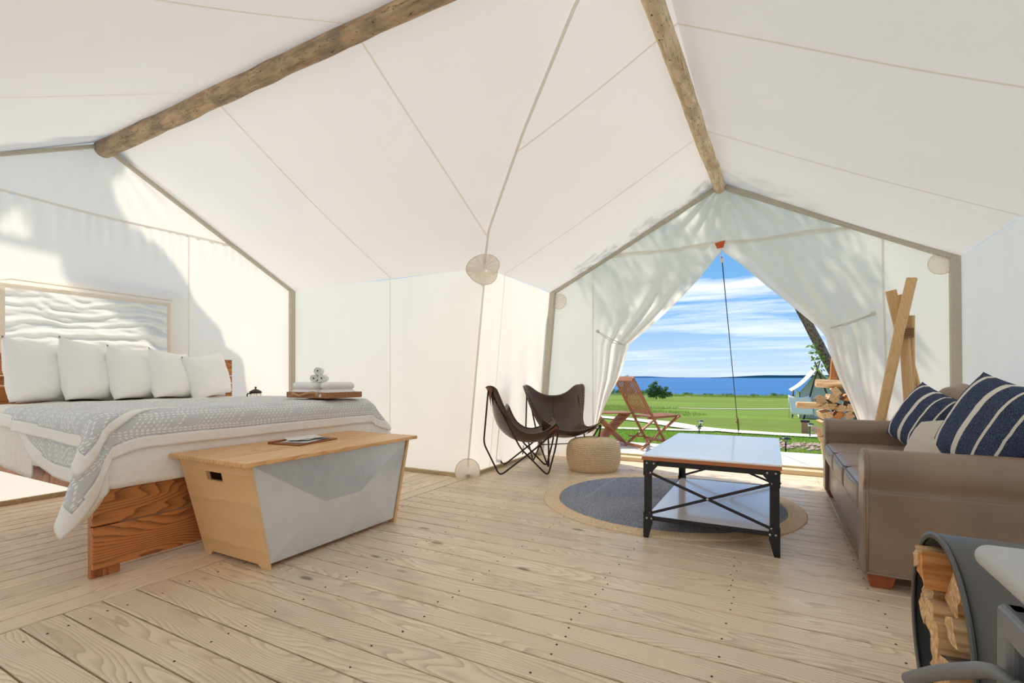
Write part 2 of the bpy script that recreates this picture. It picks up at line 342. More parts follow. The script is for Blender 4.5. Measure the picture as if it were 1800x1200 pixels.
# ---------------------------------------------------------------- mesh builder
class MB:
    def __init__(s): s.v = []; s.f = []; s.mi = []; s.uv = None; s.sm = []
    def add(s, vs, fs, mi=0, smooth=False):
        b = len(s.v); s.v += [tuple(p) for p in vs]
        for f in fs: s.f.append(tuple(b+i for i in f)); s.mi.append(mi); s.sm.append(smooth)
        return s
    def box(s, c, d, rz=0, mi=0, mtx=None):
        R = mtx if mtx is not None else Matrix.Rotation(rz, 3, 'Z'); c = Vector(c)
        vs = [c + R @ Vector((sx*d[0]/2, sy*d[1]/2, sz*d[2]/2)) for sx in (-1, 1) for sy in (-1, 1) for sz in (-1, 1)]
        return s.add(vs, [(0, 1, 3, 2), (4, 6, 7, 5), (0, 4, 5, 1), (2, 3, 7, 6), (0, 2, 6, 4), (1, 5, 7, 3)], mi)
    def beam(s, a, b, w, h, up=(0, 0, 1), mi=0):
        a = Vector(a); b = Vector(b); x = (b-a).normalized(); u = Vector(up)
        if abs(x.dot(u)) > .98: u = Vector((0, 1, 0))
        y = u.cross(x).normalized(); z = x.cross(y)
        return s.box((a+b)/2, ((b-a).length, w, h), mi=mi, mtx=Matrix((x, y, z)).transposed())
    def tube(s, pts, r, seg=8, closed=False, mi=0, cap=True):
        P = [Vector(p) for p in pts]; n = len(P); rs = r if isinstance(r, (list, tuple)) else [r]*n
        T = []
        for i in range(n):
            a = P[(i-1) % n] if (closed or i > 0) else P[i]; b = P[(i+1) % n] if (closed or i < n-1) else P[i]
            T.append((b-a).normalized())
        u = T[0].orthogonal().normalized(); vs = []; fs = []
        for i in range(n):
            u = (u - T[i]*u.dot(T[i])); u = u.normalized() if u.length > 1e-6 else T[i].orthogonal().normalized(); w_ = T[i].cross(u)
            for k in range(seg):
                a = 2*pi*k/seg; vs.append(P[i]+(u*math.cos(a)+w_*math.sin(a))*rs[i])
        for i in range(n if closed else n-1):
            j = (i+1) % n
            for k in range(seg): fs.append((i*seg+k, i*seg+(k+1) % seg, j*seg+(k+1) % seg, j*seg+k))
        if cap and not closed: fs += [tuple(range(seg-1, -1, -1)), tuple((n-1)*seg+k for k in range(seg))]
        return s.add(vs, fs, mi, True)
    def lathe(s, prof, c=(0, 0, 0), seg=32, mi=0, axis=None, smooth=True):
        c = Vector(c); vs = []; fs = []; n = len(prof)
        for r, z in prof:
            for k in range(seg):
                a = 2*pi*k/seg; p = Vector((r*math.cos(a), r*math.sin(a), z)); vs.append(c+(axis @ p if axis else p))
        for i in range(n-1):
            for k in range(seg): fs.append((i*seg+k, i*seg+(k+1) % seg, (i+1)*seg+(k+1) % seg, (i+1)*seg+k))
        if prof[0][0] > 1e-5: fs.append(tuple(range(seg-1, -1, -1)))
        if prof[-1][0] > 1e-5: fs.append(tuple((n-1)*seg+k for k in range(seg)))
        return s.add(vs, fs, mi, smooth)
    def prism(s, poly, vec, mi=0, smooth=False):
        P = [Vector(p) for p in poly]; n = len(P); v = Vector(vec)
        vs = P+[p+v for p in P]; fs = [tuple(range(n-1, -1, -1)), tuple(range(n, 2*n))]+[(i, (i+1) % n, n+(i+1) % n, n+i) for i in range(n)]
        b = len(s.f); s.add(vs, fs, mi, smooth)
        s.sm[b] = False; s.sm[b+1] = False
        return s
    def grid(s, fn, nu, nv, mi=0, smooth=True, u0=0, u1=1, v0=0, v1=1, uv=False, thick=0):
        vs = [fn(u0+(u1-u0)*i/nu, v0+(v1-v0)*j/nv) for i in range(nu+1) for j in range(nv+1)]
        fs = [(i*(nv+1)+j, (i+1)*(nv+1)+j, (i+1)*(nv+1)+j+1, i*(nv+1)+j+1) for i in range(nu) for j in range(nv)]
        return s.add(vs, fs, mi, smooth)
    def mesh(s, name, mats):
        me = bpy.data.meshes.new(name); me.from_pydata(s.v, [], s.f)
        for m in (mats if isinstance(mats, (list, tuple)) else [mats]): me.materials.append(m)
        me.polygons.foreach_set('material_index', s.mi); me.polygons.foreach_set('use_smooth', s.sm)
        if s.uv:
            l = me.uv_layers.new(name='uv'); 
            for lp in me.loops: l.data[lp.index].uv = s.uv[lp.vertex_index]
        me.update(); return me
    def build(s, name, mats, parent=None, bevel=0, seg=2, solid=0, sub=0, origin=None, weld=False):
        if origin is not None:
            o_ = Vector(origin); s.v = [tuple(Vector(p)-o_) for p in s.v]
        me = s.mesh(name, mats)
        b = bmesh.new(); b.from_mesh(me)
        if weld: bmesh.ops.remove_doubles(b, verts=b.verts, dist=1e-4)
        if not solid: bmesh.ops.recalc_face_normals(b, faces=b.faces)
        b.to_mesh(me); b.free()
        o = bpy.data.objects.new(name, me); C.objects.link(o)
        if origin is not None: o.location = origin
        if parent: o.parent = parent
        if solid: md = o.modifiers.new('s', 'SOLIDIFY'); md.thickness = solid; md.offset = 0
        if bevel: md = o.modifiers.new('b', 'BEVEL'); md.width = bevel; md.segments = seg; md.limit_method = 'ANGLE'; md.angle_limit = math.radians(35)
        if sub: md = o.modifiers.new('u', 'SUBSURF'); md.levels = sub; md.render_levels = sub
        return o
def tag(o, label=None, cat=None, group=None, kind=None):
    if label: o['label'] = label
    if cat: o['category'] = cat
    if group: o['group'] = group
    if kind: o['kind'] = kind
    return o
def empty(name, loc=(0, 0, 0), rz=0, label=None, cat=None, group=None, kind=None, parent=None):
    o = bpy.data.objects.new(name, None); C.objects.link(o); o.location = loc; o.rotation_euler = (0, 0, rz); o.empty_display_size = .1
    if parent: o.parent = parent
    return tag(o, label, cat, group, kind)
def dup(root, loc, rz, label=None):
    r = root.copy(); C.objects.link(r); r.location = loc; r.rotation_euler = (0, 0, rz)
    if label: r['label'] = label
    for ch in root.children:
        c = ch.copy(); C.objects.link(c); c.parent = r
        for g in ch.children: q = g.copy(); C.objects.link(q); q.parent = c
    return r
def lerp(a, b, t): return a+(b-a)*t
def interp(pts, x):
    pts = sorted(pts)
    if x <= pts[0][0]: return pts[0][1]
    for (a, b), (c, d) in zip(pts, pts[1:]):
        if x <= c: return b+(d-b)*(x-a)/(c-a)
    return pts[-1][1]
def nz(p, s): return noise.noise(Vector(p)*s)
def smoothp(pts, n=4, closed=False):
    """Catmull-Rom through points."""
    P = [Vector(p) for p in pts]; N = len(P); out = []
    for i in range(N if closed else N-1):
        p0 = P[(i-1) % N] if (closed or i > 0) else P[i]; p1 = P[i]; p2 = P[(i+1) % N]; p3 = P[(i+2) % N] if (closed or i < N-2) else p2
        for k in range(n):
            t = k/n; out.append(.5*((2*p1)+(p2-p0)*t+(2*p0-5*p1+4*p2-p3)*t*t+(3*p1-p0-3*p2+p3)*t**3))
    if not closed: out.append(P[-1])
    return out
def roundpath(pts, r=.03, n=5, closed=False):
    P = [Vector(p) for p in pts]; N = len(P); out = []
    for i in range(N):
        if not closed and i in (0, N-1): out.append(P[i]); continue
        a = P[(i-1) % N]; b = P[i]; c = P[(i+1) % N]
        d1 = (a-b); d2 = (c-b); r1 = min(r, d1.length*.45); r2 = min(r, d2.length*.45)
        s_ = b+d1.normalized()*r1; e = b+d2.normalized()*r2
        for k in range(n+1):
            t = k/n; out.append(s_*(1-t)**2+b*2*t*(1-t)+e*t*t)
    return out
# ================================================================ THE TENT (setting)
XG, XL, XR = -5.54, -2.6, 1.53      # bed gable, inner wall, sofa wall
YN, YA, YB, YS = .12, 4.22, 5.95, -1.3
RA, RB, ZR, ZE = 2.17, -.52, 3.25, 2.165
VAL = [(-.52, 2.17, 3.25), (-.94, 2.46, 3.07), (-1.53, 3.0, 2.765), (-2.24, 3.72, 2.385), (-2.6, 4.22, 2.165)]
VY = [(p[0], p[1]) for p in VAL]; VZ = [(p[0], p[2]) for p in VAL]; VXY = [(p[1], p[0]) for p in VAL]; VZY = [(p[1], p[2]) for p in VAL]
ceiling = empty('ceiling', (0, 0, 0), kind='structure')
def sag(p, a=.012, s=.9): return Vector((p[0], p[1], p[2]+a*nz(p, s)))
def panel(fn, nu, nv, parent, m, name='canvas_panel', **k):
    return MB().grid(fn, nu, nv, **k).build(name, m, parent)
# roof over the bed wing, far slope (three cloths) and near slope
def farA(u, v, x0, x1):
    x = lerp(x0, x1, u)
    by, bz = (YA, ZE) if x <= XL else (interp(VY, x), interp(VZ, x))
    p = Vector((x, lerp(RA, by, v), lerp(ZR, bz, v))); p.z -= .03*math.sin(pi*v)*math.sin(pi*min(1, max(0, (x-XG)/3)))
    return sag(p)
for a, b in ((XG, -3.83), (-3.83, -2.31), (-2.31, RB)):
    panel(lambda u, v: farA(u, v, a, b), 16, 14, ceiling, M['roof'])
def nearA(u, v, x0, x1):
    x = lerp(x0, x1, u); t = 1 if x <= XL else max(0, (RB-x)/(RB-XL))
    return sag((x, lerp(RA, lerp(RA, YN, t), v), lerp(ZR, lerp(ZR, ZE, t), v)-.02*math.sin(pi*v)))
for a, b in ((XG, -3.83), (-3.83, -2.31), (-2.31, RB)):
    panel(lambda u, v: nearA(u, v, a, b), 12, 12, ceiling, M['roof'])
def leftB(u, v, y0, y1):
    y = lerp(y0, y1, u)
    if y >= YA: bx, bz = XL, ZE
    elif y >= RA: bx, bz = interp(VXY, y), interp(VZY, y)
    elif y >= YN: t = (RA-y)/(RA-YN); bx, bz = lerp(RB, XL, t), lerp(ZR, ZE, t)
    else: bx, bz = XL, ZE
    p = Vector((lerp(RB, bx, v), y, lerp(ZR, bz, v)-.015*math.sin(pi*v))); return sag(p)
for a, b in ((YS, YN), (YN, RA), (RA, 3.13), (3.13, 4.62), (4.62, YB)):
    panel(lambda u, v: leftB(u, v, a, b), 14, 14, ceiling, M['roof'])
def rightB(u, v, y0, y1):
    y = lerp(y0, y1, u); return sag((lerp(RB, XR, v), y, lerp(ZR, ZE, v)-.02*math.sin(pi*v)))
for a, b in ((YS, .1), (.1, 1.63), (1.63, 3.13), (3.13, 4.62), (4.62, YB)):
    panel(lambda u, v: rightB(u, v, a, b), 10, 14, ceiling, M['roof'])
def strip(fn, n, w, parent, m, name='seam', off=(0, 0, -.008), dirv=(1, 0, 0), th=.003):
    """Flat webbing laid along a curve fn(t)."""
    P = [Vector(fn(i/n)) for i in range(n+1)]; d_ = Vector(dirv).normalized()*w/2; o = Vector(off)
    b = MB(); vs = []
    for p in P: vs += [p-d_+o, p+d_+o]
    b.add(vs, [(2*i, 2*i+1, 2*i+3, 2*i+2) for i in range(n)], 0, True)
    return b.build(name, m, parent)
for x in (-3.83, -2.31):
    strip(lambda t: farA(0, t, x, x), 20, .018, ceiling, M['seam'])
    strip(lambda t: nearA(0, t, x, x), 20, .018, ceiling, M['seam'])
for y in (3.13, 4.62):
    strip(lambda t: leftB(0, t, y, y), 20, .018, ceiling, M['seam'], dirv=(0, 1, 0))
for y in (.1, 1.63, 3.13, 4.62):
    strip(lambda t: rightB(0, t, y, y), 20, .018, ceiling, M['seam'], dirv=(0, 1, 0))
strip(lambda t: Vector((lerp(RB, -2.6, t), interp(VY, lerp(RB, -2.6, t)), interp(VZ, lerp(RB, -2.6, t)))), 30, .022, ceiling, M['seamdark'], dirv=(.7, .7, 0), off=(0, 0, -.02))
# ridge logs
def ridge_log(name, a, b, r0, r1, m, label):
    a = Vector(a); b = Vector(b); n = 60; ax = (b-a).normalized(); pts = [a.lerp(b, i/n)+Vector((.008*nz((i*.13, 1, 0), 1), .008*nz((0, i*.11, 3), 1), .008*nz((i*.1, 2, 3), 1))) for i in range(n+1)]
    rs = [lerp(r0, r1, min(1, i/n*1.25))*(1+.05*nz((i*.21, 5, 9), 1)) for i in range(n+1)]
    # wobble the section
    mb = MB().tube(pts, rs, 20)
    mb.v = [tuple(Vector(p)+(Vector(p)-(a+ax*(Vector(p)-a).dot(ax)))*.10*nz(Vector(p)*Vector((1, 1, 1)), 5)) for p in mb.v]
    o = mb.build(name, m, None); tag(o, label, 'beam'); return o
ridge_log('ridge_log', (XG+.03, RA, ZR-.075), (RB+.1, RA, ZR-.07), .075, .056, M['ridge_grey'], 'greyish knotty log along the ridge over the bed')
ridge_log('ridge_log', (RB-.005, YB-.03, ZR-.07), (RB-.16, YS+.05, ZR-.085), .064, .054, M['ridge_pale'], 'pale peeled log with dark flecks on the ridge leading to the door')

# generic canvas wall with soft vertical folds
def wallpanel(p0, p1, q0, q1, nu, nv, parent, m, amp=.012, freq=2.5, nrm=(0, 0, 0), seed=0, extra=None, name='canvas_panel'):
    """p0,p1 lower edge; q0,q1 upper edge."""
    p0, p1, q0, q1 = map(Vector, (p0, p1, q0, q1)); nrm = Vector(nrm)
    def fn(u, v):
        p = p0.lerp(p1, u).lerp(q0.lerp(q1, u), v)
        e = math.sin(pi*v)**.5*min(1, 6*u*(1-u)+.05) if 0 < v < 1 else 0
        dsp = amp*e*(nz((p.x*freq, p.y*freq, p.z*.5+seed), 1)+.4*nz((p.x*freq*3, p.y*freq*3, p.z*1.1+seed), 1))
        if extra: dsp += extra(u, v, p)
        return p+nrm*dsp
    return panel(fn, nu, nv, parent, m, name=name)
wl = empty('wall_left', kind='structure')
wbk = empty('wall_back', kind='structure')
wr = empty('wall_right', kind='structure')
wg = empty('wall_bed_gable', kind='structure')
wf = empty('wall_front', kind='structure')
ws = empty('wall_rear', kind='structure')
FL = -2.8     # the inner wall leans: foot further out than the eave
for a, b in ((YS, YN),): wallpanel((FL, a, -.02), (FL, b, -.02), (XL, a, ZE), (XL, b, ZE), 12, 16, wl, M['wall'], nrm=(1, 0, 0))
def chairpull(u, v, p): return .03*max(0, 1-abs(p.z-.9)/1.0)*math.sin(p.y*13+p.z*3.)*max(0, (p.y-4.9))
wallpanel((FL, YA, -.02), (FL, 4.62, -.02), (XL, YA, ZE), (XL, 4.62, ZE), 10, 24, wl, M['wall'], .02, 3, (1, 0, 0), 4)
wallpanel((FL, 4.62, -.02), (FL, YB, -.02), (XL, 4.62, ZE), (XL, YB, ZE), 30, 30, wl, M['wall'], .012, 2, (1, 0, 0), 8, chairpull)
wallpanel((XG, YA, -.02), (-3.85, YA, -.02), (XG, YA, ZE), (-3.85, YA, ZE), 20, 20, wbk, M['wall'], nrm=(0, 1, 0), seed=2)
wallpanel((-3.85, YA, -.02), (FL, YA, -.02), (-3.85, YA, ZE), (XL, YA, ZE), 16, 20, wbk, M['wall'], nrm=(0, 1, 0), seed=3)
wallpanel((XG, YN, -.02), (FL, YN, -.02), (XG, YN, ZE), (XL, YN, ZE), 20, 16, ws, M['wall'], nrm=(0, 1, 0), seed=5)
for a, b in ((YS, 1.63), (1.63, 4.62), (4.62, YB)):
    wallpanel((XR+.02, a, -.02), (XR+.02, b, -.02), (XR, a, ZE), (XR, b, ZE), 30, 20, wr, M['wall'], .02, 2.5, (1, 0, 0), seed=a)
# rear gable behind the viewer
wallpanel((FL, YS, -.02), (XR, YS, -.02), (XL, YS, ZE), (XR, YS, ZE), 20, 12, ws, M['wall'], nrm=(0, 1, 0))
panel(lambda u, v: Vector((lerp(XL, XR, u), YS, lerp(ZE, lerp(ZE, ZR, 1-abs(2*u-1)), v))), 12, 4, ws, M['wall'])
# seams on walls
strip(lambda t: (lerp(FL, XL, t)+.004, 4.62, lerp(0, ZE, t)), 6, .012, wl, M['seam'], dirv=(0, 1, 0), off=(.02, 0, 0))
strip(lambda t: (-3.85, YA-.012, lerp(0, ZE, t)), 6, .014, wbk, M['seam'], dirv=(1, 0, 0), off=(0, 0, 0))
strip(lambda t: (lerp(FL, XL, t)+.01, YA-.01, lerp(.12, ZE-.15, t)), 6, .02, wl, M['seamdark'], dirv=(.7, .7, 0), off=(0, 0, 0))
# fan patches at the corner, round patch at its foot
def disc(c, n, r, parent, m, ribs=0, name='corner_patch', a0=0, a1=2*pi, rim=True):
    c = Vector(c); n = Vector(n).normalized(); u = n.cross(Vector((0, 0, 1))).normalized() if abs(n.z) < .9 else Vector((1, 0, 0)); v = n.cross(u)
    b = MB(); R, T = 5, 48
    def fn(i, j):
        a = lerp(a0, a1, i); rr = r*j
        return c+(u*math.cos(a)+v*math.sin(a))*rr+n*(.008+(.009*math.sin(a*ribs)*min(1, j*1.5) if ribs else 0))
    b.grid(fn, T, R); o = b.build(name, m, parent, weld=True)
    if rim:
        b = MB().tube([c+(u*math.cos(lerp(a0, a1, k/40))+v*math.sin(lerp(a0, a1, k/40)))*r+n*.01 for k in range(41)], .004, 6, mi=0); b.build('patch_rim', M['seam'], o)
    return o
disc((XL-.012, YA-.02, ZE-.02), (.8, -.6, .25), .17, wl, M['patch'], 18, a0=0, a1=pi)
disc((XL+.03, YA-.07, ZE-.005), (.45, -.35, -.82), .17, ceiling, M['patch'], 18)
disc((FL+.012, YA-.02, .07), (.72, -.69, .1), .13, wl, M['patch'], 0)
disc((XL+.12, YB-.02, ZE-.12), (0, -1, 0), .10, wf, M['patch'], 12)
disc((XR-.13, YB-.02, ZE-.05), (0, -1, 0), .10, wf, M['patch'], 12)

# bed gable with a window; cloths: above the cord, four round the window, one beyond the seam
ZC = 2.56
def gz(y): return ZR-(ZR-ZE)*abs(y-RA)/(YA-RA)
def gath(u, v, p):  # little gathers hanging from the cord
    k = max(0, 1-abs(ZC-p.z)/.45); return .012*k*math.sin(p.y*58+2*math.sin(p.y*9))*(1 if p.z < ZC else .0)
def gfan(p):
    ang = math.atan2(p.y-RA, ZR-p.z+.05); r_ = math.hypot(p.y-RA, ZR-p.z); return .014*math.sin(ang*26)*max(0, 1-r_/.9)
yl = RA-(ZR-ZC)/(ZR-ZE)*(YA-RA); yr = 2*RA-yl
panel(lambda u, v: (lambda y, z: Vector((XG+.03*math.sin(pi*v)*math.sin(pi*u)*0+gfan(Vector((XG, y, z))), y, z)))(lerp(yl, yr, u), lerp(ZC, gz(lerp(yl, yr, u)), v)), 60, 16, wg, M['gable'])
wy0, wy1, wz0, wz1 = 1.50, 2.74, .92, 1.80
def gpan(y0, y1, z0, z1t, **k):
    """z1t: top either a number or None for the sloping edge / cord."""
    def top(y): return min(ZC, gz(y)) if z1t is None else z1t
    def fn(u, v):
        y = lerp(y0, y1, u); z = lerp(z0, top(y), v); p = Vector((XG, y, z))
        return p+Vector((gath(u, v, p)+.012*nz((y*2, z*1.2, 0), 1)*math.sin(pi*v), 0, 0))
    return panel(fn, max(6, int((y1-y0)*40)), 24, wg, M['gable'], name='canvas_panel', **k)
gpan(YN, wy0, -.02, None); gpan(wy1, 2.93, -.02, None); gpan(2.93, YA, -.02, None)
gpan(wy0, wy1, wz1, None); gpan(wy0, wy1, -.02, wz0)
strip(lambda t: (XG+.02, lerp(yl, yr, t), ZC+.01*math.sin(t*9)), 24, .022, wg, M['seamdark'], dirv=(0, 0, 1), off=(0, 0, 0))
strip(lambda t: (XG+.015, 2.93, lerp(0, ZC, t)), 24, .016, wg, M['seam'], dirv=(0, 1, 0), off=(0, 0, 0))
strip(lambda t: (XG+.015, 2.93-1.52, lerp(0, ZC, t)), 24, .016, wg, M['seam'], dirv=(0, 1, 0), off=(0, 0, 0))
win = MB().box((XG, (wy0+wy1)/2, (wz0+wz1)/2), (.002, wy1-wy0, wz1-wz0)).build('window_1', M['vinyl']); win['kind'] = 'structure'
fr = MB()
for y in (wy0, wy1): fr.box((XG+.008, y, (wz0+wz1)/2), (.006, .035, wz1-wz0+.035))
for z in (wz0, wz1): fr.box((XG+.0085, (wy0+wy1)/2, z), (.006, wy1-wy0-.036, .035))
fr.build('window_frame', M['patch'], win)
zp = MB().tube([(XG+.012, wy0-.03, wz0), (XG+.012, wy0-.03, wz1+.03), (XG+.012, wy0+.05, wz1+.055), (XG+.012, wy1+.03, wz1+.045)], .005, 6); zp.build('window_zip', M['seam'], win)
def flapfn(u, v):
    y = lerp(wy0-.12, wy1+.12, u); z = lerp(wz0-.2, wz1+.12, v)
    wv = z*58+5*nz((y*2.2, z*3, 1), 1)+3*nz((y*6, z*4, 2), 1); return Vector((XG-.08-.010*math.sin(wv)-.007*math.sin(wv*1.9+y*4)-.03*nz((y*3, z*14, 4), 1)-.014*nz((y*9, z*30, 4), 1), y, z))
MB().grid(flapfn, 70, 130).build('window_flap', M['flap'], win)
# taupe webbing along gable edges and corner poles
def bar(a, b, w_, t_, parent, m=M['webbing'], name='pole_sleeve', up=(0, 0, 1)):
    return MB().beam(a, b, w_, t_, up).build(name, m, parent, bevel=.006)
bar((XG+.03, RA+.04, ZR-.06), (XG+.03, YA, ZE-.02), .055, .03, wg)
bar((XG+.03, RA-.04, ZR-.06), (XG+.03, YN, ZE-.02), .055, .03, wg)
bar((XG+.035, YA-.035, ZE), (XG+.035, YA-.035, 0), .06, .06, wg)
bar((XG+.035, YN+.035, ZE), (XG+.035, YN+.035, 0), .06, .06, wg)
bar((RB-.05, YB-.03, ZR-.07), (XL, YB-.03, ZE-.02), .05, .045, wf)
bar((RB+.05, YB-.03, ZR-.07), (XR, YB-.03, ZE-.02), .05, .055, wf)
bar((XL+.035, YB-.035, ZE), (FL+.045, YB-.035, 0), .075, .07, wf)
bar((XR-.035, YB-.035, ZE), (XR-.02, YB-.035, 0), .075, .07, wf)
# front gable
def gzb(x): return ZR-(ZR-ZE)*abs(x-RB)/(XR-RB)
xl = RB-(ZR-ZC)/(ZR-ZE)*(XR-RB); xr = 2*RB-xl
def ffan(x, z):
    ang = math.atan2(x-RB, ZR-z+.02); r_ = math.hypot(x-RB, ZR-z); return .03*math.sin(ang*22+1)*max(0, 1-r_/1.1)**1.2*min(1, r_*4)
panel(lambda u, v: (lambda x, z: Vector((x, YB+ffan(x, z), z)))(lerp(xl, xr, u), lerp(ZC-.02, gzb(lerp(xl, xr, u)), v)), 80, 20, wf, M['gable'])
EL = [(2.50, -.51), (2.481, -.509), (2.182, -.752), (1.937, -.992), (1.702, -1.255), (1.451, -1.565), (1.276, -1.61), (1.029, -1.69), (.777, -1.82), (.336, -2.005), (0, -2.16)]
ER = [(2.50, -.51), (2.481, -.509), (2.319, -.322), (2.055, -.069), (1.821, .173), (1.587, .40), (1.475, .485), (1.297, .52), (1.032, .6), (.801, .69), (.602, .76), (.319, .83), (0, .89)]
def curtain(edge, xs, tie, sgn, zt):
    def fn(u, v):
        z = lerp(0, ZC, v); e = interp(edge, z) if z < 2.50 else -.51
        x0 = xs if z < gzb(xs) else xs
        top = min(ZC, 9)
        x = lerp(x0, e, u)
        # folds converge on the tie: more, deeper, near the free edge and the tie height
        k = math.exp(-((z-zt)/.75)**2); f_ = u**1.6
        dy = .05*k*f_*math.sin(u*30+z*1.5)+.035*f_*math.sin(u*17+z*2.2)*(1 if z < zt else .7)*min(1, (ZC-z)*2)
        dy += .012*nz((x*2, z*1.3, 3), 1)*min(1, (ZC-z)*3)
        dy -= .10*k*f_*(.5)
        hem = max(0, u-.94)/.06
        return Vector((x, YB+dy+.01*hem, z))
    return panel(fn, 90, 60, wf, M['gable'], name='door_curtain')
curtain(EL, -2.02, None, 1, 1.451); curtain(ER, .975, None, -1, 1.50)
def sidep(x0, x1):
    def fn(u, v):
        x = lerp(x0, x1, u); z = lerp(-.02, min(gzb(x), 9), v); return Vector((x, YB+.015*nz((x*2.5, z, 7), 1)*math.sin(pi*u), z))
    return panel(fn, 14, 24, wf, M['gable'])
sidep(XL-.2, -2.02); sidep(.975, XR+.02)
# webbing cord across, tiebacks, buttons
strip(lambda t: (lerp(xl, xr, t), YB-.02, ZC+.012*math.sin(t*17)), 40, .028, wf, M['seamdark'], dirv=(0, 0, 1), off=(0, -.01, 0))
strip(lambda t: (-2.02, YB-.012, lerp(0, gzb(-2.02)-.02, t)), 12, .016, wf, M['seam'], dirv=(1, 0, 0), off=(0, -.006, 0))
strip(lambda t: (.975+.015*math.sin(t*5), YB-.012, lerp(0, gzb(.975)-.04, t)), 20, .02, wf, M['seamdark'], dirv=(1, 0, 0), off=(0, -.006, 0))
for p, q in (((-1.959, 1.63), (-1.60, 1.44)), ((.885, 1.679), (.52, 1.548))):
    b = MB().tube([(p[0], YB-.01, p[1]), (lerp(p[0], q[0], .5), YB-.06, lerp(p[1], q[1], .55)), (q[0], YB-.07, q[1])], .006, 6)
    b.tube([(q[0]+.01, YB-.08, q[1]), (p[0]*.4+q[0]*.6, YB-.05, q[1]+.03), (p[0], YB-.02, p[1]-.01)], .005, 6)
    t_ = b.build('tieback', M['creamcord'], wf)
    MB().lathe([(.0, .0), (.022, .003), (.024, .012), (.012, .02), (0, .021)], (p[0], YB-.012, p[1]), 16, axis=Matrix.Rotation(pi/2, 3, 'X')).build('toggle', M['creamcord'], t_)
o = MB().prism([(RB-.055, YB-.05, ZC+.0), (RB+.055, YB-.05, ZC+.02), (RB+.035, YB-.05, ZC-.06), (RB-.03, YB-.05, ZC-.065)], (0, .012, 0)).build('apex_patch', M['orange'], wf, bevel=.003)
# taped baseboards
for n_, a, b in (('baseboard_left', (FL+.02, YA-.02, 0), (FL+.02, YB, 0)), ('baseboard_back', (XG, YA-.02, 0), (FL+.02, YA-.02, 0)), ('baseboard_gable', (XG+.03, YN, 0), (XG+.03, YA, 0)), ('baseboard_right', (XR-.0, YS, 0), (XR-.0, YB, 0))):
    a = Vector(a); b = Vector(b); o = MB().beam(a+Vector((0, 0, .02)), b+Vector((0, 0, .02)), .03, .04).build(n_, M['sill'], None, bevel=.004); o['kind'] = 'structure'

# ================================================================ FLOOR
floor = MB().box((-.6, 2.35, -.07), (4.5, 7.4, .04)).box((-4.2, 2.15, -.07), (2.8, 4.3, .04)).build('floor', M['sub']); floor['kind'] = 'structure'
PW, GAP = .1405, .0075
y = -.6; rnd = random.Random(3)
bmesh_cache = {}
def plank(cx, cy, L, wd, axis, parent, m, z=0, th=.03, name='plank'):
    key = (round(L, 3), round(wd, 3), axis, th, m.name)
    if key not in bmesh_cache:
        d_ = (L, wd, th) if axis == 0 else (wd, L, th)
        b = MB(); hx, hy = d_[0]/2, d_[1]/2; e = .003
        vs = []
        for (zx, k) in ((-th, 0), (-e, 0), (0, e)): vs += [(-hx+k, -hy+k, zx), (hx-k, -hy+k, zx), (hx-k, hy-k, zx), (-hx+k, hy-k, zx)]
        fs = [(3, 2, 1, 0), (8, 9, 10, 11)]+[(l*4+i, l*4+(i+1) % 4, (l+1)*4+(i+1) % 4, (l+1)*4+i) for l in (0, 1) for i in range(4)]
        bmesh_cache[key] = b.add(vs, fs).mesh(name, m)
    o = bpy.data.objects.new(name, bmesh_cache[key]); C.objects.link(o); o.location = (cx, cy, z+rnd.uniform(-.0012, .0008)); o.parent = parent; return o
nails = MB()
def nail(x, y): nails.lathe([(.0045, 0), (.0045, .0015), (.002, .0022), (0, .0022)], (x, y, 0), 8, smooth=False)
row = 0
while y < 6.0:
    plank(-.62, y+PW/2, 4.30, PW-GAP, 0, floor, M['deck'])
    for jx in (-2.62, -1.95, -1.36, -.75, -.18, .42):
        nail(jx+rnd.uniform(-.02, .02), y+.035); 
        if rnd.random() < .2: nail(jx+rnd.uniform(-.02, .02), y+.105)
    y += PW; row += 1
x = -2.78
while x > -5.5:
    plank(x-PW/2, 2.17, 4.1, PW-GAP, 1, floor, M['decky']); x -= PW
nails.build('nail_head', M['sub'], floor)['kind'] = 'stuff'
# threshold timbers and the deck outside
sill = MB().box((-.6, 6.06, .02), (3.9, .15, .06)).build('trim_1', M['sill'], bevel=.006); sill['kind'] = 'structure'
s2 = MB().box((-.6, 6.165, .045), (3.9, .05, .05)).build('trim_2', M['sill'], bevel=.006); s2['kind'] = 'structure'
odeck = MB().box((-.6, 6.85, -.03), (7.0, 1.32, .05)).box((-.6, 7.53, -.15), (7.0, .04, .3)).build('outside_deck', M['sub']); odeck['kind'] = 'structure'
for i in range(9): plank(-.6, 6.27+.146*i, 7.0, .140, 0, odeck, M['deckout'], z=.035)
# ================================================================ FURNITURE
def part(mb, name, m, root, **k):
    l = root.location; mb.v = [(p[0]-l.x, p[1]-l.y, p[2]-l.z) for p in mb.v]
    return mb.build(name, m, root, **k)
def sub(mb, name, m, root, par, **k):     # child of a part whose own location is zero
    l = root.location; mb.v = [(p[0]-l.x, p[1]-l.y, p[2]-l.z) for p in mb.v]
    return mb.build(name, m, par, **k)
